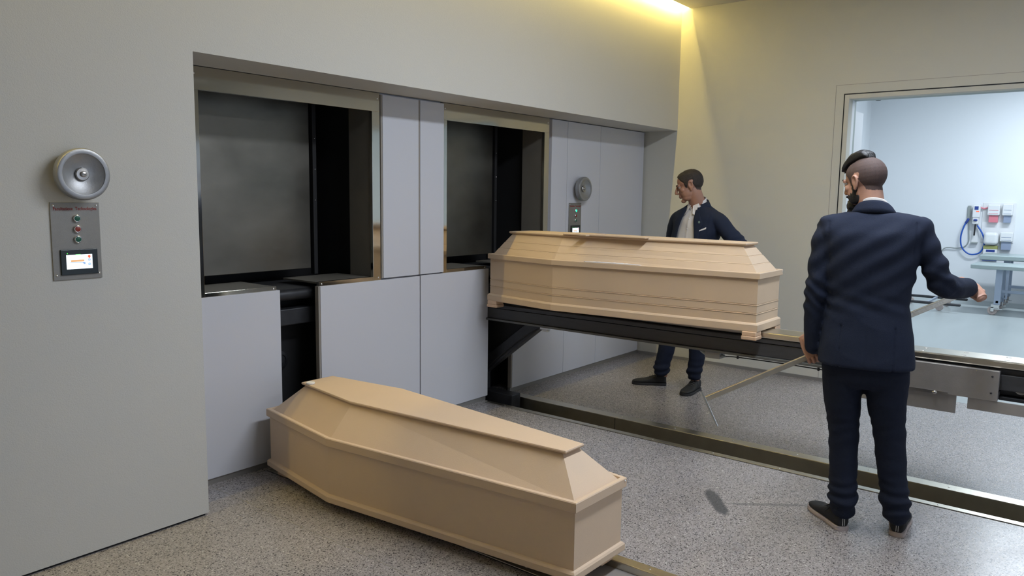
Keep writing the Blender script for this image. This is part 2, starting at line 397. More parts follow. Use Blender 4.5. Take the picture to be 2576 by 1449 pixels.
# ------------------------------------------------------------------ furnaces
def furnace(cx, label):
    e = empty('furnace', (cx, YR, 0), label, 'cremation furnace')
    L, R, T, B = cx-.590, cx+.589, 2.118, 1.058
    oL, oR, oT, oB = cx-.63, cx+.655, ZS-.004, 1.03
    y0, y1 = YR+.006, YR+.03
    fin('hatch_frame', BX((oL, oR, y0, y1, T, oT), (R, oR, y0, y1, oB, T), (oL, L, y0, y1, oB, T), (L, cx-.147, y0, y1, oB, B), (cx+.155, R, y0, y1, oB, B)), 'mirror', e, bevel=.001)
    for xa, xb in ((L, cx-.147), (cx+.155, R)): fin('sill', BX((xa, xb, y1, y1+.34, B-.012, B-.002),), 'cheek', e)
    fin('dark_reflection_sheet', BX((L-.3, oR-.006, YR+.68, YR+.70, .9, ZS-.006), (oR-.008, oR-.004, YR+.24, YR+.68, .9, ZS-.006)), 'black', e)  # black sheets, seen beside the door as its dark reflection
    for x, z in ((cx-.165, 1.045), (cx+.175, 1.045), (oR-.02, 1.05), (oR-.02, 2.2), (oL+.02, 2.2)):
        bm = bmesh.new(); ell(bm, V((x, y0, z)), (.006, .003, .006), n=10); fin('screw', bm, 'chrome', e, True)
    # chamber: side cheeks, ceiling, sliding steel door at the back
    fin('side_cheek', BX((R+.006, R+.012, y1, YR+.24, .9, ZS+.02), (R+.012, oR, YR+.08, YR+.235, B, ZS)), 'cheek', e)
    fin('side_cheek', BX((L-.012, L-.004, y1, 4.2, .9, ZS+.02),), 'brushed', e)
    fin('hood_top', BX((L-.01, R+.01, y1, 4.48, ZS-.03, ZS-.005),), 'dark_steel', e)
    fin('sliding_door', BX((L-.25, cx+.405, YR+.41, YR+.44, 1.10, ZS-.035),), 'brushed', e, bevel=.003)
    bm = BX((cx+.425, cx+.455, YR+.40, YR+.44, B, ZS-.035),)
    fin('dark_reflection_strip', bm, 'black', e, bevel=.003)  # black strip put in for the dark reflection on the door's right part
    bm = BX((L-.0, R, YR+.10, 4.45, .97, 1.022),)
    fin('hearth_table', bm, 'beam', e, bevel=.01)
    bm = bmesh.new(); tube(bm, [V((cx-.32, YR+.11, .985)), V((cx+.34, YR+.11, .985))], .035, n=24); fin('roller', bm, 'dark_steel', e, True)
    fin('cross_beam', BX((cx-.35, cx+.36, YR+.10, YR+.2, .80, .90),), 'dark_steel', e, bevel=.006)
    bm = BX((cx-.32, cx+.36, YR+.25, YR+.27, -.29, .97), (cx-.33, cx-.31, YR+.03, YR+.4, -.29, .97), (cx+.345, cx+.355, YR+.03, YR+.4, -.29, .97))
    fin('inner_casing', bm, 'black', e)
    bm = bmesh.new(); lathe(bm, V((cx+.02, YR+.24, .56)), V((0, -1, 0)), [(.06, 0), (.06, .012), (.04, .02), (.04, .014), (.012, .02), (.012, .03)], 24)
    fin('shaft_end', bm, 'dark_steel', e, autos=True)
    for z in (1.95, 1.75, 1.55):
        bm = bmesh.new(); ell(bm, V((cx+.44, YR+.398, z)), (.004, .003, .004), n=8); fin('bolt', bm, 'chrome', e, True)
    return e
furnace(F1, 'empty dark furnace hatch with steel frame above the floor coffin')
furnace(F2, 'dark furnace hatch with steel frame at the head of the raised coffin')

# ------------------------------------------------------------------ handwheels and control panels
def handwheel(c, label):
    e = empty('handwheel', c, label, 'handwheel', 'round metal handwheels')
    ax = V((0, -1, 0)); R = .106
    bm = bmesh.new()
    lathe(bm, V(c), ax, [(R-.012, .035), (R-.002, .038), (R, .045), (R, .072), (R-.004, .078), (R-.012, .081), (R-.022, .079), (R-.0225, .076), (.05, .058), (.026, .054), (.026, .048), (.05, .045), (R-.03, .04)], 64)
    fin('rim', bm, 'wheel', e, autos=True)
    bm = bmesh.new(); lathe(bm, V(c), ax, [(.02, .05), (.027, .058), (.027, .062), (.024, .065), (.012, .066), (.012, .074), (.009, .076), (.0, .0765)], 32)
    fin('hub', bm, 'steel', e, autos=True)
    bm = bmesh.new(); lathe(bm, V(c), ax, [(.030, 0), (.030, .02), (.026, .026), (.026, .048)], 32)
    fin('stub', bm, 'black', e, autos=True)
    bm = bmesh.new(); box(bm, c[0]-.007, c[0]+.007, c[1]-.0785, c[1]-.076, c[2]-.0012, c[2]+.0012); fin('screw_slot', bm, 'black', e)
    return e
handwheel((1.412, YW, 1.661), 'large round metal handwheel on the left wall above the control panel')
handwheel((5.735, YR-.004, 1.661), 'round metal handwheel on the tall panel beyond the second hatch')

def text(s, size, loc, m, parent, name='lettering', sx=1.):
    c = bpy.data.curves.new('t', 'FONT'); c.body = s; c.size = size; c.extrude = .0004; c.offset = .00035; c.align_x = 'CENTER'; c.resolution_u = 3; c.space_character = 1.04
    o = bpy.data.objects.new('t', c); COL.objects.link(o)
    dg = bpy.context.evaluated_depsgraph_get(); dg.update()
    me = bpy.data.meshes.new_from_object(o.evaluated_get(dg)); bpy.data.objects.remove(o)
    me.materials.clear()
    w = max(v.co.x for v in me.vertices)-min(v.co.x for v in me.vertices)
    k = (sx/w) if sx != 1. else 1.
    me.transform(Matrix.Translation(loc) @ Matrix.Rotation(PI/2, 4, 'X') @ Matrix.Diagonal((k, 1, 1, 1)))
    return link(name, me, m, parent)
def control(x0, zt, y, lit, label):
    w, h = .193, .322
    e = empty('control_panel', (x0+w/2, y, zt-h), label, 'control panel', 'steel control panels')
    yf = y-.006
    fin('plate', BX((x0, x0+w, yf, y, zt-h, zt),), 'panelplate', e, bevel=.001)
    for sx in (.012, w-.012):
        for sz in (zt-.014, zt-h+.02):
            bm = bmesh.new(); ell(bm, V((x0+sx, yf, sz)), (.005, .003, .005), n=12); fin('screw', bm, 'chrome', e, True)
    text('Facultatieve  Technologies', .020, V((x0+w/2, yf-.0004, zt-.033)), 'red_ink', e, sx=.170)
    for i, (z, mm) in enumerate(((zt-.067, 'btn_lit' if lit else 'btn_green'), (zt-.111, 'btn_red'), (zt-.154, 'btn_green'))):
        c = V((x0+.100, yf, z))
        bm = bmesh.new(); lathe(bm, c, V((0, -1, 0)), [(.0155, 0), (.0155, .008), (.0125, .011), (.0125, .0095)], 32)
        rg = fin('button_ring', bm, 'chrome', e, autos=True)
        bm = bmesh.new(); lathe(bm, c, V((0, -1, 0)), [(.0124, .002), (.0124, .009), (.010, .0105), (0.0, .011)], 32)
        fin('button_cap', bm, mm, rg, autos=True)
    bx0, bx1, bz0, bz1 = x0+.028, x0+.175, zt-.302, zt-.196
    s = fin('display', BX((bx0, bx1, yf-.007, yf, bz0, bz1),), 'bezel', e, bevel=.002)
    ys = yf-.0075
    sx0, sx1, sz0, sz1 = x0+.049, x0+.152, zt-.278, zt-.218
    fin('screen', BX((sx0, sx1, ys, ys+.002, sz0, sz1),), 'screen', s)
    def q(a, b, c_, d): return (sx0+a*(sx1-sx0), sx0+b*(sx1-sx0), ys-.0004, ys, sz0+c_*(sz1-sz0), sz0+d*(sz1-sz0))
    fin('coffin_symbol', BX(q(.17, .68, .50, .64),), 's_orange', s)
    bm = BX(q(.14, .72, .43, .47)); xa = sx0+.60*(sx1-sx0); xb = sx0+.72*(sx1-sx0); za = sz0+.45*(sz1-sz0); zb = sz0+.31*(sz1-sz0)
    prism(bm, [V((xa, ys, za)), V((xb, ys, za)), V((xb, ys, zb)), V((xb-.006, ys, zb))], V((0, -.0004, 0)))
    for a, b in ((.07, .65), (.07, .38), (.78, .75), (.74, .22)): box(bm, *q(a, a+.02, b, b+.03))
    fin('loader_symbol', bm, 's_blue', s)
    bm = bmesh.new()
    for b in (.62, .30): lathe(bm, V((sx0+.88*(sx1-sx0), ys, sz0+b*(sz1-sz0))), V((0, -1, 0)), [(.0055, 0), (.0055, .0004), (.0035, .0004), (.0035, 0)], 20)
    for b in (.62, .30): lathe(bm, V((sx0+.88*(sx1-sx0), ys, sz0+b*(sz1-sz0))), V((0, -1, 0)), [(.0016, 0), (.0016, .0004)], 12)
    fin('round_symbol', bm, 's_blue', s)
    bm = bmesh.new(); lathe(bm, V((sx0+.88*(sx1-sx0), ys, sz0+.85*(sz1-sz0))), V((0, -1, 0)), [(.0055, 0), (.0055, .0004)], 20); box(bm, *q(.86, .90, .72, .8))
    fin('red_symbol', bm, 's_red', s)
    bm = bmesh.new(); lathe(bm, V((bx0+.026, ys+.001, bz1-.016)), V((0, -1, 0)), [(.0022, 0), (.0022, .0006)], 12)
    fin('status_light', bm, 'led', s)
    fin('status_bar', BX((sx0+.36*(sx1-sx0), sx0+.55*(sx1-sx0), ys, ys+.001, sz1+.0005, sz1+.0018),), 'led', s)
    return e
control(1.302, 1.545, YW, False, 'steel control panel on the left wall with lit touch screen')
control(5.590, 1.537, YR-.004, True, 'steel control panel with glowing green button behind the raised coffin')

# ------------------------------------------------------------------ coffins
def coffin(fx, fy, ang, L, s, wf, ws, wh, zb, zp, zr0, zr1, zt, af, ah, pf, ps, ph, sp, label, m, grooves, lidgr, ov=.012, fo=0.):
    e = empty('coffin', (fx, fy, zb-.05), label, 'coffin')
    ax = V((math.sin(ang), math.cos(ang), 0)); px = V((-math.cos(ang), math.sin(ang), 0)); O = V((fx, fy, 0))
    def hexa(o, z, wf_=wf, ws_=ws, wh_=wh, a0=0., a1=None, S=None):
        a1 = L if a1 is None else a1; S = (L-s) if S is None else S
        P = [(a0-o, wf_+o), (S, ws_+o*1.05), (a1+o, wh_+o)]
        return [O+ax*a+px*w+V((0, 0, z)) for a, w in P] + [O+ax*a-px*w+V((0, 0, z)) for a, w in P[::-1]]
    # body with routed grooves
    prof = [(0, zb+.002)]
    prof += [(0, zr0+.01)]
    gz = []
    for g in grooves: gz += [(0, g-.004), (.002, g-.003), (.0025, g), (-.002, g+.0015), (-.002, g+.004), (0, g+.005)]
    prof = sorted([prof[0]]+gz+[prof[1]], key=lambda t: t[1])
    bm = bmesh.new(); loft(bm, [hexa(o_, z) for o_, z in prof]); fin('body', bm, m, e)
    bm = bmesh.new(); h = zp-zb
    loft(bm, [hexa(o_, z) for o_, z in ((.0005, zb), (ov+.002, zb), (ov+.003, zb+.004), (ov+.003, zp-.012), (ov-.003, zp-.004), (.0005, zp))]); fin('plinth', bm, m, e)
    # rim: hollow band
    bm = bmesh.new()
    outer = [hexa(ov, zr0), hexa(ov+.002, zr0+.003), hexa(ov+.002, zr1-.004), hexa(ov-.001, zr1)]
    inner = [hexa(-.006, zr1), hexa(-.008, zr1-.012), hexa(-.008, zr0+.004), hexa(-.004, zr0)]
    rs = outer+inner+[outer[0]]
    R = [[bm.verts.new(p) for p in r] for r in rs[:-1]]; R.append(R[0])
    for i in range(len(R)-1):
        for j in range(6): k = (j+1) % 6; bm.faces.new((R[i][j], R[i][k], R[i+1][k], R[i+1][j]))
    fin('rim', bm, m, e)
    # sloping lid
    def lidring(t, o):
        z = (zr1-.012)*(1-t)+(zt-.016)*t
        lo = hexa(-.010, 0); hi = hexa(-.012, 0, pf, ps, ph, af+.012, L-ah-.012, L-sp)
        return [V((a.x*(1-t)+b.x*t, a.y*(1-t)+b.y*t, z)) + (V((a.x-b.x, a.y-b.y, 0)).normalized()*o) for a, b in zip(lo, hi)]
    rg = [(0, 0)]
    for g in lidgr: rg += [(g-.03, 0.001), (g-.015, .002), (g, -.003), (g+.02, 0.0)]
    rg += [(1, 0)]
    bm = bmesh.new(); loft(bm, [lidring(t, o_) for t, o_ in rg]); fin('lid', bm, m, e)
    # lid top board
    bm = bmesh.new()
    loft(bm, [hexa(o_, z, pf, ps, ph, af, L-ah, L-sp) for o_, z in ((-.006, zt-.016), (0, zt-.012), (.002, zt-.006), (0, zt-.001), (-.004, zt))]); fin('lid_board', bm, m, e)
    # feet blocks
    for a, w in ((.075-fo, wf-.055+fo*.9), (L-.085+fo, wh-.06+fo)):
        for sg in (1, -1):
            c = O+ax*a+px*(w*sg)
            bm = bmesh.new(); pts = [c+ax*dx+px*dy for dx, dy in ((-.046, -.046), (.046, -.046), (.046, .046), (-.046, .046))]
            loft(bm, [[p+V((0, 0, zb-.049)) for p in pts], [p+V((0, 0, zb-.027)) for p in pts]])
            pts2 = [c+ax*dx+px*dy for dx, dy in ((-.043, -.043), (.043, -.043), (.043, .043), (-.043, .043))]
            loft(bm, [[p+V((0, 0, zb-.027)) for p in pts2], [p+V((0, 0, zb)) for p in pts2]])
            fin('foot', bm, 'pine', e, bevel=.004)
    bm = bmesh.new()
    for a, w in ((-ov-.003, -wf+.0),): ell(bm, O+ax*a+px*w+V((0, 0, zr1-.012)), (.004, .002, .004), n=10)
    fin('screw', bm, 'chrome', e, True)
    return e, O, ax, px
coffin(2.662, 1.609, .024, 2.065, .669, .179, .333, .232, .05, .09, .340, .383, .534, .132, .13, .067, .179, .106, .648,
       'plain light wood coffin with closed lid lying on the terrazzo floor', 'mdf', [], [])
c2, O2, ax2, px2 = coffin(4.59, 1.628, .012, 2.025, .640, .176, .320, .226, .815, .867, 1.128, 1.165, 1.331, .118, .098, .096, .185, .125, .62,
       'light wood coffin with grooved sides raised on the steel loader beam', 'mdf2', [.972, .920], [.33, .62], fo=.045)
# token on the floor coffin
e = bmesh.new(); lathe(e, V((2.608, 3.475, .5345)), V((0, 0, 1)), [(.021, 0), (.024, .002), (.024, .009), (.021, .011), (.016, .011), (.015, .0095)], 32)
tag(fin('ceramic_token', e, 'token', autos=True), 'small round white token on the head end of the floor coffin lid', 'token')
# flat wooden cross on the raised coffin
zc = 1.3315
bm = BX((4.405, 4.460, 2.38, 3.02, zc, zc+.009), (4.36, 4.405, 2.80, 2.855, zc, zc+.009), (4.460, 4.62, 2.80, 2.855, zc, zc+.009))
tag(fin('wooden_cross', bm, 'mdf2', bevel=.002), 'flat light wood cross lying on the raised coffin lid', 'cross')
# lace edge squeezed out under the lid
bm = bmesh.new(); rows = []
n = 40
for i in range(n+1):
    t = i/n; al = 1.17-.40*t; 
    w = .30-(1.385-(al))*0.0+.0
    S = 2.025-.64; hw = (.176+(.320-.176)*al/S)
    hgt = .0065*math.sin(PI*t)**.5*(1+.5*noise.noise(V((i*.55, 0, 0)))) if 0 < i < n else .001
    p = O2+ax2*(al-.03)+px2*(hw-.002)+V((0, 0, 1.160))
    rows.append([p-px2*.03+V((0, 0, hgt*1.2)), p-px2*.012+V((0, 0, hgt*1.1+.004)), p+px2*.004+V((0, 0, .007+hgt*.5)), p+px2*.012+V((0, 0, .005)), p+px2*.006+V((0, 0, .002)), p-px2*.02])
loft(bm, rows)
tag(fin('lace_cloth', bm, 'cloth', smooth=True), 'strip of white lace cloth poking out between lid and rim of the raised coffin', 'cloth')

# ------------------------------------------------------------------ coffin loader
e = empty('coffin_loader', (4.64, -.4, 0), 'long dark steel coffin loader beam with bright steel carriage reaching the second hatch', 'coffin loader')
bx0, bx1 = 4.505, 4.775
# main beam cross-section extruded along Y
def ext(name, pts, y0, y1, m, bevel=0., par=None):
    bm = bmesh.new(); prism(bm, [V((x, y0, z)) for x, z in pts], V((0, y1-y0, 0))); return fin(name, bm, m, par or e, bevel=bevel)
ext('beam', [(bx0, .655), (bx1, .655), (bx1, .735), (bx1-.02, .735), (bx1-.02, .762), (bx0+.02, .762), (bx0+.02, .735), (bx0, .735)], -.6, 4.35, 'beam', .004)
fin('lower_flange', BX((bx0-.02, bx1+.02, .4, 4.3, .640, .655),), 'beam_lip', e, bevel=.002)
fin('top_flange', BX((bx0-.006, bx0+.03, .9, 4.3, .738, .766), (bx1-.03, bx1+.006, .9, 4.3, .738, .766)), 'beam', e, bevel=.004)
fin('slide_plate', BX((4.535, 4.73, 1.0, 3.3, .77, .797),), 'plate', e, bevel=.006)
fin('top_plate', BX((4.49, 4.665, -1.4, 1.635, .769, .806),), 'rail', e, bevel=.007)
for i in range(12):
    for x in (4.53, 4.62):
        bm = bmesh.new(); lathe(bm, V((x, .75-i*.19+.01, .806)), V((0, 0, 1)), [(.012, 0), (.011, .0012), (.0, .0014)], 16); fin('bolt', bm, 'plate', e)
hs = fin('housing', BX((4.47, 4.82, .40, 1.15, .60, .755),), 'plate', e, bevel=.003)
for z in (.725, .64):
    bm = bmesh.new(); ell(bm, V((4.469, .43, z)), (.003, .005, .005), n=10); fin('bolt', bm, 'dark_steel', hs, True)
fin('lower_cover', BX((4.478, 4.483, .58, 1.15, .505, .615),), 'plate', e, bevel=.004)
fin('lower_cover', BX((4.478, 4.483, -1.2, .53, .54, .60),), 'plate', e, bevel=.004)
gb = fin('guide_bar', BX((4.466, 4.472, .62, 1.15, .597, .612),), 'steel', e)
for y in (1.02, .82, .68):
    bm = bmesh.new(); ell(bm, V((4.462, y, .603)), (.008, .012, .009), n=12); fin('nut', bm, 'steel', gb, True)
fin('rear_frame', BX((4.52, 4.80, -1.4, .40, .60, .62), (4.56, 4.80, -1.4, .40, .62, .73)), 'dark_steel', e, bevel=.004)
for y in (.31, .10):
    bm = bmesh.new(); lathe(bm, V((4.56, y, .665)), V((-1, 0, 0)), [(.030, 0), (.030, .012), (.022, .014), (.022, .010), (.01, .012), (.01, .03)], 24); fin('guide_roller', bm, 'steel', e, autos=True)
# drag chain as lumpy links
for i in range(16):
    bm = BX((4.60, 4.64, .385-i*.045, .42-i*.045, .725+.012*math.sin(i*.9)-.004*min(i, 6), .75+.012*math.sin(i*.9)-.004*min(i, 6)))
    fin('chain_link', bm, 'black', e, bevel=.006)
fin('carriage_leg', BX((4.52, 4.71, -1.3, -.9, -.22, .64),), 'dark_steel', e, bevel=.01)
fin('carriage_base', BX((4.51, 4.715, -1.8, -.6, -.295, -.20),), 'dark_steel', e, bevel=.01)
# brace and post inside the slot
bm = bmesh.new(); pts = [(3.30, .640), (3.46, .640), (3.93, .275), (3.93, .15)]
prism(bm, [V((4.60, y, z)) for y, z in pts], V((.08, 0, 0))); fin('brace', bm, 'dark_steel', e, bevel=.004)
bm = bmesh.new(); prism(bm, [V((4.65, y, z)) for y, z in ((3.36, .640), (3.95, .640), (3.95, .2))], V((.006, 0, 0))); fin('gusset', bm, 'black', e)
fin('post', BX((4.57, 4.70, 3.90, 4.00, -.29, .64),), 'black', e, bevel=.006)
fin('base_block', BX((4.60, 4.71, 3.60, 4.02, -.29, .045),), 'dark_steel', e, bevel=.006)
bm = bmesh.new(); tube(bm, [V((4.59, 3.28, .645)), V((4.585, 3.36, .60)), V((4.585, 3.52, .50)), V((4.585, 3.70, .36)), V((4.585, 3.86, .22))], .004, n=8)
fin('brace_cable', bm, 'cable', e, True)
fin('bracket', BX((4.50, 4.53, 3.195, 3.27, .622, .642), (4.50, 4.53, 3.20, 3.25, .610, .622)), 'steel', e, bevel=.003)
# sensor box and cable below the beam
fin('sensor_box', BX((4.50, 4.58, 1.88, 1.98, .598, .640),), 'panelplate', e, bevel=.003)
bm = bmesh.new(); tube(bm, [V((4.53, 1.88, .617)), V((4.53, 1.855, .615))], [.013, .005], n=14); tube(bm, [V((4.53, 1.98, .615)), V((4.53, 2.02, .632))], [.014, .008], n=14)
fin('sensor_plug', bm, 'grey_plastic', e, True)
bm = bmesh.new(); tube(bm, [V((4.53, 1.86, .615)), V((4.53, 1.78, .622)), V((4.53, 1.5, .624)), V((4.53, 1.25, .621)), V((4.53, .95, .62))], .0035, n=8)
fin('under_cable', bm, 'cable', e, True)
for y in (1.77, 1.285):
    fin('cable_clip', BX((4.524, 4.536, y, y+.012, .612, .64),), 'cable', e, bevel=.002)

# ------------------------------------------------------------------ bright room contents
YX = CX-.002
def wb(x, y0, y1, z0, z1, d): return (CX-d, CX, y0, y1, z0, z1)
def cx_box(name, y0, y1, z0, z1, d, m, par=None, d0=0, bev=.012):
    return fin(name, BX((CX-d, CX-.013-d0, y0, y1, z0, z1),), m, par, bevel=bev)
# disinfectant hose unit
e = empty('hose_station', (CX, 1.80, 1.25), 'white wall-mounted hose unit with a looped blue hose in the bright room', 'hose unit')
cx_box('housing', 1.745, 1.85, 1.34, 1.535, .10, 'white_plastic', e)
cx_box('nozzle_holder', 1.757, 1.845, 1.235, 1.345, .09, 'white_plastic', e)
fin('blue_label', BX((CX-.102, CX-.099, 1.77, 1.825, 1.465, 1.52),), 'blue_dark', e)
fin('red_label', BX((CX-.102, CX-.099, 1.757, 1.80, 1.43, 1.447),), 's_red', e)
bm = bmesh.new(); ell(bm, V((CX-.1, 1.80, 1.30)), (.02, .03, .018), n=12); fin('dial', bm, 'blue_dark', e, True)
cx_box('back_plate', 1.757, 1.845, .935, 1.235, .01, 'white_plastic', e, bev=.003)
cx_box('drip_tray', 1.75, 1.85, .925, .945, .06, 'grey_plastic', e, bev=.004)
bm = bmesh.new(); tube(bm, [V((CX-.06, 1.80, 1.235)), V((CX-.06, 1.805, 1.06))], .012, n=10); fin('nozzle', bm, 'black', e, True)
bm = bmesh.new(); tube(bm, [V((CX-.05, 1.905, 1.31)), V((CX-.06, 1.955, 1.20)), V((CX-.06, 1.99, 1.03)), V((CX-.06, 1.97, .87)), V((CX-.06, 1.89, .77)), V((CX-.06, 1.80, .745)), V((CX-.06, 1.70, .79)), V((CX-.06, 1.655, .93)), V((CX-.06, 1.69, 1.08)), V((CX-.05, 1.77, 1.21))], .012, n=10)
fin('blue_hose', bm, 'blue', e, True)
bm = bmesh.new(); tube(bm, [V((CX-.05, 1.905, 1.31)), V((CX-.05, 1.935, 1.25))], .02, n=10); fin('hose_coupling', bm, 'blue_dark', e, True)
bm = bmesh.new(); box(bm, CX-.03, CX-.002, 1.88, 1.93, 1.28, 1.53); fin('cable_duct', bm, 'grey_plastic', e, bevel=.01)
bm = bmesh.new(); tube(bm, [V((CX-.02, 1.90, 1.29)), V((CX-.02, 1.885, 1.10)), V((CX-.02, 1.88, .95)), V((CX-.02, 1.94, .86)), V((CX-.03, 2.05, .835)), V((CX-.03, 2.17, .84)), V((CX-.03, 2.24, .80)), V((CX-.03, 2.265, .70))], .008, n=8)
fin('supply_pipe', bm, 'grey_plastic', e, True)
bm = bmesh.new(); ell(bm, V((CX-.032, 2.265, .685)), (.03, .033, .033), n=14); ell(bm, V((CX-.03, 2.25, .58)), (.02, .025, .025), n=14); tube(bm, [V((CX-.03, 2.26, .67)), V((CX-.03, 2.25, .59))], .008, n=8); fin('tap', bm, 'grey_plastic', e, True)
def dispenser(name, y0, y1, z0, z1, zl, lm, label, cat='dispenser', mid=None):
    e = empty(name, (CX, (y0+y1)/2, z0), label, cat, 'wall dispensers in the bright room')
    cx_box('cover', y0, y1, zl, z1, .11, 'white_plastic', e)
    cx_box('refill', y0+.02, y1-.02, z0, zl, .08, lm, e, bev=.006)
    fin('print_line', BX((CX-.1125, CX-.109, y0+.02, y1-.02, zl+(z1-zl)*.45, zl+(z1-zl)*.45+.006), (CX-.1125, CX-.109, y0+.02, y1-.02, zl+.022, zl+.028)), lm, e)
    return e
dispenser('soap_dispenser', 1.478, 1.643, 1.27, 1.55, 1.385, 'clear_pink', 'white wall dispenser with pink soap beside the hose unit')
dispenser('soap_dispenser', 1.305, 1.445, 1.27, 1.565, 1.385, 'clear_blue', 'white wall dispenser with grey-blue refill, upper right')
dispenser('sanitiser_dispenser', 1.275, 1.445, .84, 1.12, .975, 'clear_blue', 'white wall dispenser with grey-blue refill, lower right')
e = empty('paper_holder', (CX, 1.56, .9), 'large white rounded towel roll holder below the pink soap', 'paper holder')
bm = bmesh.new(); box(bm, CX-.14, CX-.013, 1.465, 1.665, .915, 1.115); fin('cover', bm, 'white_plastic', e, bevel=.05, segs=5)
e = empty('glove_box', (CX, 1.565, .67), 'blue and olive carton fixed to the far wall behind the bench', 'box')
cx_box('carton', 1.47, 1.66, .68, .85, .09, 'white_plastic', e, bev=.004)
fin('olive_band', BX((CX-.092, CX-.013, 1.468, 1.662, .85, .90),), 'olive', e)
fin('blue_band', BX((CX-.093, CX-.013, 1.468, 1.662, .66, .705), (CX-.092, CX-.088, 1.50, 1.62, .80, .835)), 'blue_dark', e)
e = empty('backboard', (CX, 1.5, 1.2), 'pale plastic board behind the wall dispensers', 'backboard')
fin('board', BX((CX-.010, CX-.001, 1.27, 1.72, .95, 1.58),), 'white_plastic', e, bevel=.003)
bm = bmesh.new(); tube(bm, [V((CX-.03, 1.74, 1.50)), V((CX-.03, 1.70, 1.485)), V((CX-.03, 1.655, 1.50))], .012, n=8)
fin('pink_strap', bm, 'clear_pink', e, True)
# benches
def bench(x0, x1, yl, yr, zt, th, label, legs):
    e = empty('steel_bench', ((x0+x1)/2, yl, 0), label, 'bench', 'wheeled steel benches')
    fin('top', BX((x0, x1, yr, yl, zt-th, zt),), 'bench', e, bevel=.012)
    for ly in legs:
        for lx in (x0+.10, x1-.10):
            lg = fin('leg', BX((lx-.03, lx+.03, ly-.04, ly+.04, .15, zt-th),), 'bench_leg', e, bevel=.004)
            bm = bmesh.new(); lathe(bm, V((lx+.02, ly+.05, .062)), V((-1, 0, 0)), [(.058, 0), (.062, .006), (.062, .03), (.058, .036), (.03, .036), (.03, .03)], 28); fin('wheel', bm, 'sole', lg, autos=True)
            bm = BX((lx-.035, lx+.035, ly-.03, ly+.07, .10, .15), (lx-.035, lx-.027, ly+.03, ly+.07, .05, .12), (lx-.05, lx-.03, ly-.07, ly+.03, .085, .10)); fin('caster_fork', bm, 'chrome', lg, bevel=.004)
        fin('foot_bar', BX((x0+.07, x1-.07, ly-.02, ly+.02, .17, .21),), 'bench_leg', e, bevel=.004)
    fin('long_bar', BX(((x0+x1)/2-.02, (x0+x1)/2+.02, legs[-1], legs[0], .30, .34),), 'bench_leg', e, bevel=.004)
    return e
bench(12.62, 13.25, 1.60, -.9, .71, .06, 'grey steel bench on casters, the lower and nearer of two', (1.25, -.6))
bench(13.45, 14.1, 1.60, -.9, .80, .075, 'grey steel bench on casters, the taller one behind', (1.25, -.6))
# low floor trolley of long rods
e = empty('floor_trolley', (12.9, 2.1, 0), 'low trolley frame of long dark rods on the bright room floor', 'trolley')
for x, y0, y1 in ((13.3, 1.70, 3.0), (12.5, 1.68, 2.9)):
    bm = bmesh.new(); tube(bm, [V((x, y0, .12)), V((x, y1, .12))], .02, n=12); fin('rod', bm, 'dark_steel', e, True)
for y in (2.1, 2.8):
    fin('cross_bar', BX((12.5, 13.3, y-.015, y+.015, .105, .135),), 'bench_leg', e, bevel=.004)
bm = bmesh.new(); tube(bm, [V((13.3, 2.05, .12)), V((13.3, 2.05, .38))], .012, n=10); fin('upright', bm, 'bench_leg', e, True)
for x in (12.6, 13.2):
    for y in (1.95, 2.45):
        bm = bmesh.new(); lathe(bm, V((x, y, .055)), V((1, 0, 0)), [(.05, 0), (.053, .006), (.053, .035), (.05, .04)], 24); fin('wheel', bm, 'sole', e, autos=True)
# ------------------------------------------------------------------ people
Z = V((0, 0, 1))
def frame(org, az):
    a = math.radians(az); f = V((math.cos(a), math.sin(a), 0)); r = V((f.y, -f.x, 0)); o = V((org[0], org[1], 0))
    return (lambda x, y, z: o+r*x+f*y+Z*z), r, f
def fold(co, sc_=9., amp=.004, st=(1, 1, 1)):
    p = V((co.x*st[0], co.y*st[1], co.z*st[2]))*sc_
    n = noise.noise(p); n2 = noise.noise(p*2.3+V((5, 1, 2)))
    return amp*((1-abs(n)*2.2)*.7+.5*n2)
def headframe(c, az, pitch, roll=0, s=1.):
    a = math.radians(az); p = math.radians(pitch)
    f = V((math.cos(a)*math.cos(p), math.sin(a)*math.cos(p), -math.sin(p))); r = V((math.sin(a), -math.cos(a), 0)); u = r.cross(f)
    q = math.radians(roll); r, u = r*math.cos(q)+u*math.sin(q), u*math.cos(q)-r*math.sin(q)
    R = Matrix((r, f, u)).transposed(); c = V(c)
    return R, (lambda x, y, z: c+R@(V((x, y, z))*s)), (lambda w: (R.transposed()@(w-c))/s)
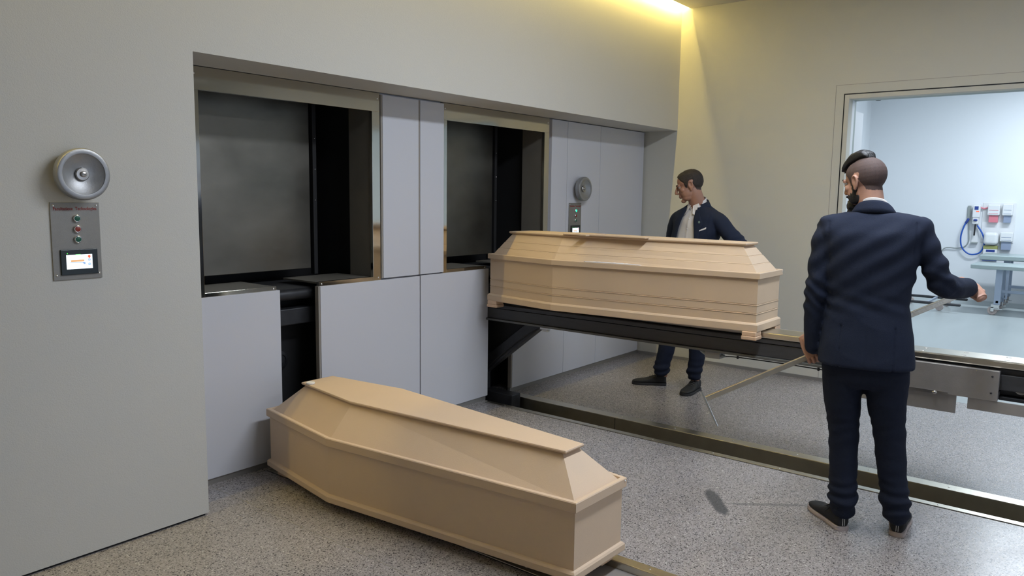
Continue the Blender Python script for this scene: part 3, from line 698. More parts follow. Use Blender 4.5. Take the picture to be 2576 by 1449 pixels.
def make_head(c, az, pitch, neck_base, s=1., roll=0, neck_r=.055, nose=1.):
    R, P, I = headframe(c, az, pitch, roll, s)
    bm = bmesh.new()
    def E(x, y, z, a, b, c_): ell(bm, P(x, y, z), (a*s, b*s, c_*s), R, 24)
    E(0, -.020, .030, .0745, .094, .083); E(0, .012, .040, .067, .068, .066); E(0, .020, -.020, .059, .066, .074); E(0, .016, -.062, .051, .060, .046)
    E(0, .066, -.096, .021, .020, .017); E(.026, .028, -.078, .026, .040, .026); E(-.026, .028, -.078, .026, .040, .026); E(.034, .020, -.045, .026, .050, .045); E(-.034, .020, -.045, .026, .050, .045)
    for sx in (1, -1):
        E(sx*.026, .076, .024, .024, .012, .008); E(sx*.038, .054, -.018, .021, .021, .019); E(sx*.031, .0755, .0150, .0165, .0105, .0062); E(sx*.031, .0755, -.0012, .0155, .0095, .0052); E(sx*.011, .096, -.034, .0085, .010, .008)
        # ear: shell, rim and lobe
        er = R @ Matrix.Rotation(sx*.20, 3, 'Z') @ Matrix.Rotation(.18, 3, 'X')
        ell(bm, P(sx*.076, -.012, -.006), (.007*s, .017*s, .030*s), er, 16)
        ell(bm, P(sx*.074, -.006, -.030), (.007*s, .009*s, .011*s), er, 12)
        pts = [P(sx*.072, .003, -.016), P(sx*.074, .005, .002), P(sx*.077, .001, .019), P(sx*.080, -.011, .026), P(sx*.082, -.022, .017), P(sx*.080, -.023, -.004), P(sx*.075, -.014, -.024)]
        tube(bm, pts, [.0035*s, .004*s, .0045*s, .0048*s, .0048*s, .0045*s, .004*s], n=10)
    tube(bm, [P(0, .083, .022), P(0, .093, .004), P(0, .101, -.014), P(0, .106, -.028)], [.0075*s, .0085*s, .0105*s*nose, .0115*s*nose], n=14)
    E(0, .084, -.058, .023, .010, .0058); E(0, .082, -.069, .019, .010, .0066)
    E(0, .078, -.048, .018, .012, .01)
    tube(bm, [P(0, -.022, -.02), P(0, -.024, -.075), V(neck_base)], [neck_r*s*1.02, neck_r*s, neck_r*s*1.18], ref=R@V((0, 1, 0)), n=28)
    me = remesh(bm, .0026, 9, .5)
    def d(co, n):
        q = I(co); k = 0
        for sx in (1, -1):
            dd = (q-V((sx*.031, .083, .007))); k -= .0035*math.exp(-(dd.x**2/.00026+dd.y**2/.0006+dd.z**2/.00010))
            dd = (q-V((sx*.0082, .103, -.041))); k -= .004*math.exp(-dd.length_squared/.00001)
            dd = (q-V((sx*.030, .076, -.045))); k -= .003*math.exp(-(dd.x**2/.00003+dd.z**2/.0004+dd.y**2/.0004))
            # hollow of the ear
            dd = (q-V((sx*.079, -.010, .004))); k -= .006*math.exp(-(dd.x**2/.0001+dd.y**2/.00009+dd.z**2/.00022))
        if q.y > .06: k -= .0035*math.exp(-((q.z+.0635)**2/.0000035))*math.exp(-(q.x/.022)**4)
        return k*s
    displace(me, d)
    return me, R, P, I
def hand(wrist, grip, axis, n_, open_=0., s=1., side=1):
    """hand gripping a rod of direction axis at point grip; n_ points from rod to the back of the hand; index finger towards +axis"""
    a = axis.normalized(); w = (wrist-grip); w = (w-a*w.dot(a)); n = n_-a*n_.dot(a); n.normalize(); w = (w-n*w.dot(n)).normalized()
    bm = bmesh.new()
    def P(i, j, k): return grip+a*i*s+w*j*s+n*k*s
    # palm: loft from wrist to knuckles
    rings = []
    for j, hw, th, k in ((.105, .026, .019, .022), (.085, .030, .018, .024), (.055, .038, .017, .027), (.022, .042, .0145, .029), (-.008, .041, .012, .026), (-.016, .037, .008, .024)):
        rings.append(ering(P(0, j, k), a, n, hw*s, th*s, 24, 2.6))
    loft(bm, rings)
    tube(bm, [V(wrist)+(V(wrist)-P(0, .1, .02))*.4, V(wrist), P(0, .095, .021)], [(.024*s, .028*s), (.023*s, .027*s), (.019*s, .026*s)], ref=a, n=20)
    for i, (off, L, r) in enumerate(((.031, .96, .0092), (.0105, 1.05, .0095), (-.0105, 1.0, .0090), (-.031, .84, .0080))):
        pts = []
        for ph, rad in ((38, .032), (75, .0350), (112, .0325), (150, .0265), (190, .0225), (228, .0215)):
            t = math.radians(ph*(1-open_*.35)+(i*2-3)); rr = rad*L
            pts.append(P(off*(1 if ph < 120 else .93), -math.sin(t)*rr*1.02, math.cos(t)*rr))
        tube(bm, pts, [r*s*x for x in (1.08, 1.05, 1.02, .98, .94, .86)], n=14, k=4)
    tube(bm, [P(.018, .068, .018), P(.038, .046, .006), P(.046, .022, -.010), P(.040, .0, -.024), P(.030, -.014, -.030)], [x*s for x in (.015, .0135, .0112, .0105, .0092)], n=14, k=4)
    return remesh(bm, .0021, 2, .5)
def hand_rest(wrist, d, nrm, thumb, s=1.):
    """relaxed hand laid against something: d = finger direction, nrm = back of hand, thumb = side of the thumb"""
    d = d.normalized(); nrm = (nrm-d*nrm.dot(d)).normalized(); t = (thumb-d*thumb.dot(d)-nrm*thumb.dot(nrm)).normalized(); bm = bmesh.new()
    P = lambda i, j, k: wrist+t*i*s+d*j*s+nrm*k*s
    loft(bm, [ering(P(0, j, k), t, nrm, hw*s, th*s, 24, 2.6) for j, hw, th, k in ((-.01, .026, .019, 0), (.02, .030, .018, 0), (.05, .038, .016, .001), (.085, .041, .013, .002), (.098, .037, .009, .002))])
    tube(bm, [P(0, -.06, 0), P(0, -.02, 0), P(0, .015, 0)], [(.026*s, .028*s), (.022*s, .026*s), (.018*s, .026*s)], ref=t, n=20)
    for off, L, r in ((.031, .070, .0092), (.0105, .080, .0095), (-.0105, .074, .0090), (-.031, .058, .0080)):
        tube(bm, [P(off*.95, .08, .001), P(off, .095+L*.3, .0), P(off*1.05, .09+L*.68, -.010), P(off*1.05, .085+L, -.026)], [r*s*x for x in (1.1, 1.03, .97, .85)], n=14, k=4)
    tube(bm, [P(.02, .02, -.006), P(.042, .042, -.014), P(.052, .066, -.02), P(.052, .09, -.026)], [x*s for x in (.015, .0135, .0112, .0095)], n=14, k=4)
    return remesh(bm, .0021, 2, .5)
def limb(bm, pts, r, ref): tube(bm, [V(p) for p in pts], r, ref=ref, n=26, k=5)
def torso(bm, rows, p=2.5):
    """rows: (centre, u, v, a, b)"""
    q = cr([(c.x, c.y, c.z, u.x, u.y, v.x, v.y, a, b) for c, u, v, a, b in rows], 4)
    loft(bm, [ering(V(x[:3]), V((x[3], x[4], 0)).normalized(), V((x[5], x[6], 0)).normalized(), x[7], x[8], 40, p) for x in q])
def band(name, par, m, P, rings, a0, a1, th=.004, n=44, smooth=True):
    """strip of cloth: rings = list of (cx, cy, z, a, b, tilt); angle in local frame, 90 = front"""
    bm = bmesh.new(); G = []
    for off in (0, th):
        for i in range(n+1):
            t = math.radians(a0+(a1-a0)*i/n)
            G.append([P(cx+(a-off)*math.cos(t), cy+(b-off)*math.sin(t), z+tl*math.sin(t)) for cx, cy, z, a, b, tl in rings])
    A = [[bm.verts.new(p) for p in g] for g in G]; A1, A2 = A[:n+1], A[n+1:]; k = len(rings)
    for i in range(n):
        for j in range(k-1):
            bm.faces.new((A1[i][j], A1[i+1][j], A1[i+1][j+1], A1[i][j+1])); bm.faces.new((A2[i][j], A2[i][j+1], A2[i+1][j+1], A2[i+1][j]))
        bm.faces.new((A1[i][0], A2[i][0], A2[i+1][0], A1[i+1][0])); bm.faces.new((A1[i][-1], A1[i+1][-1], A2[i+1][-1], A2[i][-1]))
    for i in (0, n):
        for j in range(k-1): bm.faces.new((A1[i][j], A1[i][j+1], A2[i][j+1], A2[i][j]))
    return fin(name, bm, m, par, smooth)
def patch(name, par, m, bvh, outline, origin, u, vdir, depth_from, off=.004, th=.003, nx=8, ny=14):
    """cloth patch laid on a surface: outline(t in 0..1) -> (s0, s1, z) rows; projects along vdir onto bvh"""
    bm = bmesh.new(); F = []; Bk = []
    for j in range(ny+1):
        s0, s1, z = outline(j/ny); fr, bk = [], []
        for i in range(nx+1):
            s_ = s0+(s1-s0)*i/nx; st = origin+u*s_+Z*z+vdir*depth_from
            h = bvh.ray_cast(st, -vdir)
            p = h[0] if h[0] is not None else origin+u*s_+Z*z+vdir*.1
            fr.append(p+vdir*(off+th)); bk.append(p+vdir*(off-.004))
        F.append([bm.verts.new(p) for p in fr]); Bk.append([bm.verts.new(p) for p in bk])
    for j in range(ny):
        for i in range(nx):
            bm.faces.new((F[j][i], F[j][i+1], F[j+1][i+1], F[j+1][i])); bm.faces.new((Bk[j][i], Bk[j+1][i], Bk[j+1][i+1], Bk[j][i+1]))
    for j in range(ny):
        for i in (0, nx): bm.faces.new((F[j][i], F[j+1][i], Bk[j+1][i], Bk[j][i]))
    for i in range(nx):
        for j in (0, ny): bm.faces.new((F[j][i], F[j][i+1], Bk[j][i+1], Bk[j][i]))
    return fin(name, bm, m, par, True)
def shoe(par, heel, toe, mu, ms, L=.295, stripe=False, laces='lace', toe_up=0.):
    d = V((toe[0]-heel[0], toe[1]-heel[1], 0)); d.normalize(); r = V((d.y, -d.x, 0)); h = V((heel[0], heel[1], 0))
    P = lambda x, y, z: h+r*x+d*y*L+Z*z
    bm = bmesh.new(); rings = []
    for y, w, ht, lo in ((-.01, .018, .055, .022), (.0, .028, .088, .018), (.06, .036, .100, .018), (.16, .039, .100, .018), (.27, .040, .094, .018), (.40, .042, .078, .018), (.55, .047, .060, .018), (.70, .050, .050, .018), (.84, .046, .044, .018), (.94, .034, .038, .018), (.99, .016, .030, .02)):
        rings.append(ering(P(0, y, (ht+lo)/2), r, Z, w, (ht-lo)/2, 26, 2.7))
    loft(bm, rings)
    me = remesh(bm, .004, 3); up = link('shoe', me, mu, par, True)
    bm = bmesh.new(); out = []
    for y, w in ((-.022, .006), (-.019, .014), (-.012, .023), (.003, .031), (.03, .036), (.15, .038), (.35, .039), (.55, .049), (.72, .053), (.86, .049), (.96, .034), (1.005, .014)): out.append((y, w))
    pl = [(w, y) for y, w in out]+[(-w, y) for y, w in out[::-1]]
    loft(bm, [[P(x*k, y, z) for x, y in pl] for k, z in ((.94, .0), (1., .004), (1., .012), (.985, .0125), (.985, .014), (1, .0145), (.97, .023))]); fin('sole', bm, ms, up, autos=True)
    bm = bmesh.new()
    for i in range(5):
        y = .33+.065*i; z = .094-.0105*i
        tube(bm, [P(-.022, y, z-.004), P(-.008, y+.012, z+.002), P(.008, y+.012, z+.002), P(.022, y, z-.004)], .0022, n=6, k=3)
    tube(bm, [P(0, .30, .098), P(.03, .27, .088), P(.042, .31, .066)], .002, n=6); tube(bm, [P(0, .30, .098), P(-.03, .27, .088), P(-.042, .31, .066)], .002, n=6)
    fin('laces', bm, laces, up, True)
    if stripe:
        bm = bmesh.new()
        for x in (-.0045, .0045):
            G = [V((0, 0, 0))]
            loft(bm, [[P(x-.0014, yy, z), P(x+.0014, yy, z), P(x+.0014, yy+.012, z), P(x-.0014, yy+.012, z)] for z, yy in ((.028, -.020), (.045, -.019), (.062, -.0165), (.078, -.0105), (.086, -.004))])
        fin('heel_stripe', bm, 'stripe', up)
    return up
def scalp(me, I, cond, thick, name, m, par, s=1.):
    """closed shell over the part of the head mesh where cond() holds"""
    bm = bmesh.new(); me.update(); idx = {}
    fs = [p for p in me.polygons if all(cond(I(me.vertices[i].co)) for i in p.vertices)]
    ins = {}; outs = {}
    edges = {}
    for p in fs:
        for i in p.vertices:
            if i not in ins:
                v = me.vertices[i]; q = I(v.co)
                ins[i] = bm.verts.new(v.co-v.normal*.002); outs[i] = bm.verts.new(v.co+v.normal*thick(q)*s)
        bm.faces.new([outs[i] for i in p.vertices]); bm.faces.new([ins[i] for i in reversed(p.vertices)])
        vs = list(p.vertices)
        for a, b in zip(vs, vs[1:]+vs[:1]): edges[(a, b)] = edges.get((a, b), 0)+1
    for (a, b) in edges:
        if (b, a) not in edges: bm.faces.new((outs[b], outs[a], ins[a], ins[b]))
    return fin(name, bm, m, par, True)
def lerp(pts, x):
    if x <= pts[0][0]: return pts[0][1]
    for (a, b), (c, d) in zip(pts, pts[1:]):
        if x <= c: return b+(d-b)*(x-a)/(c-a)
    return pts[-1][1]
HAIRLINE = [(-.12, -.052), (-.07, -.050), (-.045, -.040), (-.030, .000), (-.022, .028), (-.005, .034), (.008, .018), (.018, -.012), (.030, -.008), (.036, .032), (.052, .050), (.064, .078), (.09, .082)]
def hairy(q, dz=0., w=1.): return q.z > lerp(HAIRLINE, q.y)+dz+.003*noise.noise(q*220)*w and abs(q.x) < .083 and not (abs(q.x) > .0725 and -.035 < q.y < .012 and q.z < .040)
def stack_meshes(name, meshes, mats, par):
    bm = joinm(meshes); me = bpy.data.meshes.new(name); bm.to_mesh(me); bm.free()
    return link(name, me, mats, par, True)
def assign(me, I, cond, slot):
    for p in me.polygons:
        c = V((0, 0, 0))
        for i in p.vertices: c += me.vertices[i].co
        if cond(I(c/len(p.vertices))): p.material_index = slot
def cloth_mesh(bm, vox, fn, sm=3):
    me = remesh(bm, vox, sm); displace(me, fn); return me

def near_person():
    org = (3.9, .85); P, r, f = frame(org, 13)
    e = empty('person', (3.86, .90, 0), 'bearded person seen from behind in navy suit holding a long metal pusher rod', 'person')
    # ---------- skeleton points (x right, y forward, z up)
    shL, elL, wrL = P(-.248, .0, 1.455), P(-.277, -.015, 1.155), P(-.285, .035, .885)
    shR, elR, wrR = P(.140, .0, 1.450), P(.240, .020, 1.238), P(.372, .275, 1.192)
    rodL, rodR = V((3.914, 1.147, .823)), V((4.310, .543, 1.165)); ra = (rodR-rodL).normalized()
    # ---------- head and hands, bare body beneath the clothes
    hc = P(-.104, .040, 1.682)
    hm, R, HP, HI = make_head(hc, 64, 13, P(-.056, .005, 1.48), 1.01, neck_r=.055)
    h1 = hand(wrL, rodL, ra, -f*1.0-r*.5+Z*.1, s=.98)
    h2 = hand(wrR, rodR, ra, -f*.25+r*.35+Z*.9, s=.98)
    bm = bmesh.new()
    torso(bm, [(P(-.047, 0, .86), r, f, .155, .10), (P(-.050, 0, 1.0), r, f, .145, .09), (P(-.054, 0, 1.2), r, f, .15, .095), (P(-.056, 0, 1.38), r, f, .17, .095), (P(-.056, 0, 1.47), r, f, .14, .075), (P(-.056, 0, 1.52), r, f, .062, .056)])
    limb(bm, [shL, elL, wrL], [.045, .038, .027], f); limb(bm, [shR, elR, wrR], [.038, .026, .025], Z)
    HL, KL, AL = P(-.125, .0, .84), P(-.119, .015, .49), P(-.100, -.035, .09); HR, KR, AR = P(.035, .0, .84), P(.080, .02, .50), P(.147, .015, .10)
    limb(bm, [HL, KL, AL], [.08, .052, .035], f); limb(bm, [HR, KR, AR], [.08, .052, .035], f)
    bodym = remesh(bm, .009, 3)
    assign(hm, HI, lambda q: hairy(q, -.004), 1)
    body = stack_meshes('body', [hm, h1, h2, bodym], ['skin', 'stubble'], e)
    # ---------- pompadour
    bm = bmesh.new()
    def hp(y, z, a, b, x=0): return ering(HP(x, y, z), R@V((1, 0, 0)), R@V((0, -.35, 1)).normalized(), a, b, 24, 2.4)
    rings = [(-.062, .100, .016, .008), (-.052, .112, .032, .017), (-.03, .123, .040, .024), (0., .125, .044, .029), (.035, .117, .046, .030), (.065, .098, .046, .029), (.084, .084, .044, .026), (.090, .074, .040, .016), (.086, .070, .034, .008)]
    loft(bm, [hp(*x) for x in rings])
    me = remesh(bm, .004, 3)
    displace(me, lambda co, n: .0010*math.sin(HI(co).x*620+6*noise.noise(co*14)) + .0035*noise.noise(co*30))
    link('hair', me, 'hair', e, True)
    # ---------- beard
    bm = bmesh.new()
    for x, y, z, a, b, c in ((0, .062, -.098, .045, .040, .034), (.045, .025, -.062, .016, .036, .038), (-.045, .025, -.062, .016, .036, .038), (0, .072, -.128, .036, .034, .036), (0, .070, -.150, .028, .028, .032), (.053, .012, -.030, .010, .016, .034), (-.053, .012, -.030, .010, .016, .034), (0, .082, -.076, .024, .016, .012), (0, .092, -.049, .024, .008, .006)):
        ell(bm, HP(x, y, z), (a, b, c), R)
    me = remesh(bm, .0035, 2); displace(me, lambda co, n: .0035*noise.noise(V((co.x*90, co.y*90, co.z*30))))
    link('beard', me, 'hair', e, True)
    for sx in (1, -1):
        bm = bmesh.new(); ell(bm, HP(sx*.031, .0720, .007), (.0122, .0118, .0100), R, 16); ey = fin('eye', bm, 'eye_w', e, True)
        bm = bmesh.new(); ell(bm, HP(sx*.031, .0800, .006), (.0052, .0048, .0052), R, 12); fin('iris', bm, 'eye_d', ey, True)
        bm = bmesh.new(); tube(bm, [HP(sx*.014, .093, .026), HP(sx*.03, .091, .031), HP(sx*.046, .078, .027)], .0035, n=8); fin('eyebrow', bm, 'hair', e, True)
    # ---------- trousers
    bm = bmesh.new()
    torso(bm, [(P(-.047, 0, .96), r, f, .178, .118), (P(-.046, 0, .90), r, f, .186, .128), (P(-.046, -.005, .82), r, f, .190, .132), (P(-.045, -.005, .75), r, f, .180, .125), (P(-.043, 0, .715), r, f, .150, .10)], 2.3)
    limb(bm, [P(-.140, -.005, .80), P(-.137, 0, .66), P(-.122, .010, .50), P(-.112, .0, .30), P(-.106, -.018, .19), P(-.104, -.025, .145), P(-.100, -.03, .095)], [(.098, .112), (.087, .100), (.071, .082), (.063, .074), (.060, .072), (.061, .074), (.052, .070)], f)
    limb(bm, [P(.050, -.005, .80), P(.056, 0, .66), P(.078, .012, .50), P(.105, .01, .30), P(.120, .004, .20), P(.127, .0, .155), P(.138, .0, .10)], [(.098, .112), (.088, .100), (.071, .082), (.063, .074), (.061, .072), (.063, .074), (.053, .070)], f)
    def tf(co, n):
        z = co.z; a = fold(co, 7, .0045, (1, 1, 1.7))
        k = math.exp(-((z-.15)/.085)**2)
        s_ = math.sin(z*105+5.5*noise.noise(co*5)+co.y*14+co.x*8)
        b = k*(.0065*s_+.0035)
        kn = math.exp(-((z-.50)/.09)**2)*.0018*math.sin(z*95+6*noise.noise(co*5)+co.y*20)
        return a+b+kn
    me = cloth_mesh(bm, .008, tf, 2); link('trousers', me, 'suit_dark', e, True)
    # ---------- jacket
    bm = bmesh.new(); c0 = -.053
    torso(bm, [(P(-.046, -.008, .818), r, f, .212, .150), (P(-.046, -.006, .86), r, f, .210, .150), (P(-.048, -.004, .95), r, f, .200, .147), (P(-.054, 0, 1.07), r, f, .184, .137), (P(-.056, 0, 1.15), r, f, .181, .133),
               (P(-.056, -.002, 1.25), r, f, .195, .139), (P(-.055, -.004, 1.35), r, f, .208, .142), (P(-.054, -.006, 1.43), r, f, .224, .135), (P(-.050, -.006, 1.475), r, f, .236, .112), (P(-.048, -.004, 1.512), r, f, .232, .088), (P(-.052, -.002, 1.531), r, f, .165, .076), (P(-.055, .002, 1.542), r, f, .100, .070)], 2.6)
    limb(bm, [P(-.240, -.004, 1.462), P(-.256, -.006, 1.41), P(-.266, -.010, 1.32), P(-.277, -.018, 1.18), P(-.283, -.006, 1.08), P(-.286, .012, .97), P(-.284, .030, .875)], [(.052, .060), (.060, .074), (.058, .070), (.056, .062), (.052, .058), (.045, .052), (.040, .047)], f)
    ell(bm, P(.145, -.006, 1.486), (.036, .050, .028)); ell(bm, P(-.252, -.006, 1.474), (.036, .050, .028))
    limb(bm, [P(.145, -.004, 1.482), P(.163, -.004, 1.42), P(.205, .004, 1.325), P(.240, .020, 1.240), P(.282, .072, 1.206), P(.330, .165, 1.192), P(.376, .248, 1.190)], [(.052, .058), (.053, .068), (.052, .066), (.056, .062), (.053, .056), (.048, .050), (.041, .045)], f)
    def jf(co, n):
        l = co-V((org[0], org[1], 0)); x = l.dot(r); y = l.dot(f); z = co.z; k = 0
        k += fold(co, 5.5, .0038, (1, 1, 1.2))
        # diagonal drags across the back towards the raised arm
        k += .0046*math.sin((z*1.0-x*.75)*62+2.5*noise.noise(co*4))*math.exp(-((z-1.32)/.16)**2)*(1 if y < .02 else .3)
        # creases inside both elbows
        for c, w_ in ((elL, .10), (elR, .09)):
            d = (co-c); k += .0070*math.sin(d.z*85+d.dot(r)*45+3.5*noise.noise(co*7))*math.exp(-(d.length/w_)**2)
        k += .003*math.sin(z*80+x*30)*math.exp(-((z-1.12)/.05)**2)
        # armhole seams, centre seam
        for sx, x0 in ((1, .128), (-1, -.243)):
            xx = x0-sx*.05*max(0, (1.47-z)); k -= .0035*math.exp(-((x-xx)/.005)**2)*(1 if 1.30 < z < 1.50 else 0)
        if y < 0: k -= .0022*math.exp(-((x+.055)/.0035)**2)*(1 if z < 1.52 else 0)
        if z < 1.02 and y < 0: k -= .006*math.exp(-((abs(x+.047)-.115)/.003)**2)
        return k
    me = remesh(bm, .0075, 3); displace(me, jf)
    jk = link('jacket', me, 'suit', e, True)
    # collar of the jacket and shirt band, dipping to the front
    band('jacket_collar', e, 'suit', P, [(-.055, .002, 1.520, .104, .082, -.022), (-.055, .006, 1.540, .096, .077, -.026), (-.057, .010, 1.560, .083, .071, -.030), (-.058, .012, 1.568, .074, .066, -.032), (-.058, .012, 1.562, .071, .062, -.032)], -215, 35, .006)
    band('shirt_collar', e, 'shirt', P, [(-.058, .012, 1.545, .069, .064, -.026), (-.060, .014, 1.578, .065, .062, -.030), (-.060, .014, 1.582, .063, .060, -.030)], -240, 60, .003)
    for c, d, nm in ((P(-.284, .031, .872), (wrL-elL).normalized(), 'cuff'), (P(.380, .255, 1.189), (wrR-elR).normalized(), 'cuff')):
        bm = bmesh.new(); tube(bm, [c-d*.02, c+d*.010], [.036, .036], n=24, roundends=False); fin('shirt_cuff', bm, 'shirt', e, True)
    bm = bmesh.new()
    for i in range(3): ell(bm, P(-.300+.003*i, -.012, .905+.018*i), (.005, .003, .005), n=10)
    fin('sleeve_buttons', bm, 'black', e, True)
    # ---------- shoes
    shoe(e, (3.806, .925), (4.02, 1.13), 'shoe', 'sole', .30, True)
    shoe(e, (3.905, .705), (4.15, .735), 'shoe', 'sole', .30, True)
    return rodL, rodR, ra
rodL, rodR, ra = near_person()
# pusher rod
T = rodL-ra*.575
e = empty('pusher_rod', T, 'long T-shaped brushed metal rod held low across the body by the bearded person', 'rod')
u = ra.cross(Z).normalized(); v = u.cross(ra).normalized()
def bar(bm, a, b, u, v, hu, hv):
    loft(bm, [[c+u*x*hu+v*y*hv for x, y in ((1, 1), (-1, 1), (-1, -1), (1, -1))] for c in (a, b)])
bm = bmesh.new(); bar(bm, T, rodR+ra*.03, u, v, .010, .0125); fin('shaft', bm, 'rail', e, bevel=.002)
cdn = (V((3.692, 1.530, .423))-V((3.673, 1.612, .581))).normalized(); cdn = (cdn-ra*cdn.dot(ra)).normalized(); cu = cdn.cross(ra).normalized()
bm = bmesh.new(); bar(bm, T-cdn*.045-ra*.004, T+cdn*.150-ra*.004, cu, ra, .015, .006); fin('crossbar', bm, 'chrome', e, bevel=.0015)

def far_person():
    I0, ri, fi = frame((5.82, 2.80), 25)      # x = towards image right, y = away
    e = empty('person', (5.86, 2.82, 0), 'clean-shaven person in navy jacket and open white shirt standing behind the raised coffin', 'person')
    az = 165; a = math.radians(az); f = V((math.cos(a), math.sin(a), 0)); r = V((f.y, -f.x, 0))      # torso facing
    c = lambda x, z, d=0: I0(x, d, z)
    hp_ = c(.035, .95, .02)
    shc = c(.118, 1.45, .02)
    def T_(base, x, y, dz=0): return base+r*x+f*y+Z*dz
    shLp, shRp = T_(shc, -.200, 0, .0), T_(shc, .200, 0, .0)
    elL = T_(shc, -.37, -.09, -.245); elR = T_(shc, .36, -.10, -.245)
    wrL = T_(hp_, -.235, .07, .10); wrR = T_(hp_, .225, .07, .10)
    hc = c(.038, 1.690, -.01)
    hm, R, HP, HI = make_head(hc, 117, 17, T_(shc, 0, -.005, .055), 1.08, roll=-3, neck_r=.056)
    hL = hand_rest(wrL, (T_(hp_, -.13, .13, .04)-wrL), -r*.9+f*.3, Z*-.3-f)
    hR = hand_rest(wrR, (T_(hp_, .12, .13, .04)-wrR), r*.9+f*.3, Z*-.3-f)
    bm = bmesh.new()
    torso(bm, [(hp_-Z*.08, r, f, .15, .10), (hp_+Z*.07, r, f, .14, .09), ((hp_+shc)/2, r, f, .145, .095), (shc-Z*.08, r, f, .165, .095), (shc+Z*.02, r, f, .135, .075), (shc+Z*.07, r, f, .062, .056)])
    limb(bm, [shLp, elL, wrL], [.040, .026, .026], Z); limb(bm, [shRp, elR, wrR], [.040, .026, .026], Z)
    # right leg = image left
    HRt, KRt, ART = c(-.045, .86, .04), c(-.085, .48, .02), V((5.862, 2.945, .09))
    HLt, KLt, ALT = c(.105, .86, -.02), c(.150, .48, -.08), V((5.865, 2.655, .09))
    for q in ((HRt, KRt, ART), (HLt, KLt, ALT)): limb(bm, q, [.08, .052, .035], f)
    bm_m = remesh(bm, .009, 3)
    assign(hm, HI, lambda q: hairy(q, -.002), 1)
    stack_meshes('body', [hm, hL, hR, bm_m], ['skin2', 'stubble'], e)
    scalp_src = make_head(hc, 117, 17, T_(shc, 0, -.005, .055), 1.08, roll=-3)[0]
    scalp(scalp_src, HI, lambda q: hairy(q, .006), lambda q: .0015+.010*max(0, min(1, (q.z-.03)/.07))+.0015*noise.noise(q*90), 'hair', 'hair2', e); bpy.data.meshes.remove(scalp_src)
    for sx in (1, -1):
        bm = bmesh.new(); ell(bm, HP(sx*.031, .0720, .007), (.0122, .0118, .0100), R, 16); ey = fin('eye', bm, 'eye_w', e, True)
        bm = bmesh.new(); ell(bm, HP(sx*.031, .0800, .006), (.0052, .0048, .0052), R, 12); fin('iris', bm, 'eye_d', ey, True)
        bm = bmesh.new(); tube(bm, [HP(sx*.014, .0905, .024), HP(sx*.03, .0895, .029), HP(sx*.046, .077, .025)], .003, n=8); fin('eyebrow', bm, 'hair2', e, True)
    bm = bmesh.new(); ell(bm, HP(0, .0885, -.0590), (.020, .006, .0035), R, 16); ell(bm, HP(0, .0865, -.0685), (.017, .006, .0042), R, 16)
    fin('lips', bm, 'lip', e, True)
    # trousers
    bm = bmesh.new()
    torso(bm, [(hp_+Z*.06, r, f, .170, .112), (hp_, r, f, .176, .12), (hp_-Z*.08, r, f, .184, .125), (hp_-Z*.17, r, f, .172, .115), (hp_-Z*.22, r, f, .145, .095)], 2.3)
    lean = V((-.05, .0, 0))
    limb(bm, [HRt-Z*.04, (HRt+KRt)/2, KRt, c(-.092, .34, .02), c(-.118, .22, .03), c(-.128, .16, .035), ART+Z*.045], [(.095, .108), (.085, .097), (.071, .080), (.064, .072), (.060, .066), (.062, .070), (.050, .056)], f)
    limb(bm, [HLt-Z*.04, (HLt+KLt)/2, KLt, c(.160, .34, -.07), c(.148, .22, -.06), c(.140, .16, -.05), ALT+Z*.045], [(.095, .108), (.085, .097), (.071, .080), (.064, .072), (.058, .064), (.058, .064), (.050, .056)], f)
    def tf(co, n): return fold(co, 7, .004, (1, 1, 1.7))+math.exp(-((co.z-.15)/.07)**2)*.006*math.sin(co.z*110+5*noise.noise(co*6)+co.x*12)
    link('trousers', cloth_mesh(bm, .009, tf, 2), 'suit_dark', e, True)
    # shirt
    rows = [(hp_-Z*.03, r, f, .165, .112), (hp_+Z*.12, r, f, .155, .110), (hp_*.5+shc*.5, r, f, .165, .118), (shc-Z*.12, r, f, .185, .125), (shc-Z*.03, r, f, .175, .108), (shc+Z*.035, r, f, .12, .080), (shc+Z*.072, r, f, .070, .062)]
    bm = bmesh.new(); torso(bm, rows)
    sh = remesh(bm, .007, 3)
    def sf(co, n):
        l = co-shc; x = l.dot(r); return fold(co, 8, .0045, (1, 1, .8))+.004*math.exp(-(x/.012)**2)*(1 if l.dot(f) > 0 else 0)
    displace(sh, sf); bv = BVHTree.FromPolygons([v.co.copy() for v in sh.vertices], [list(p.vertices) for p in sh.polygons])
    so = link('shirt', sh, 'shirt', e, True)
    bm = bmesh.new()
    for i in range(6):
        st = shc-Z*(.02+.085*i)+f*.4; h = bv.ray_cast(st, -f)
        if h[0]: ell(bm, h[0]+f*.001, (.005, .005, .005), n=10)
    fin('buttons', bm, 'token', so, True)
    # jacket, open in front
    rows = [(hp_-Z*.13, r, f, .215, .150), (hp_-Z*.02, r, f, .205, .146), (hp_+Z*.12, r, f, .190, .140), (hp_*.5+shc*.5, r, f, .190, .140), (shc-Z*.12, r, f, .212, .145), (shc-Z*.03, r, f, .222, .125), (shc+Z*.015, r, f, .222, .105), (shc+Z*.045, r, f, .175, .092), (shc+Z*.070, r, f, .120, .082), (shc+Z*.092, r, f, .082, .072)]
    bm = bmesh.new(); torso(bm, rows, 2.6)
    limb(bm, [T_(shc, -.17, 0, .0), T_(shc, -.215, -.005, -.035), T_(shc, -.285, -.04, -.13), T_(shc, -.36, -.085, -.235), T_(elL*.55+wrL*.45, -.005, 0, 0), wrL+(elL-wrL)*.12], [(.048, .055), (.060, .070), (.062, .068), (.060, .064), (.050, .054), (.040, .043)], f)
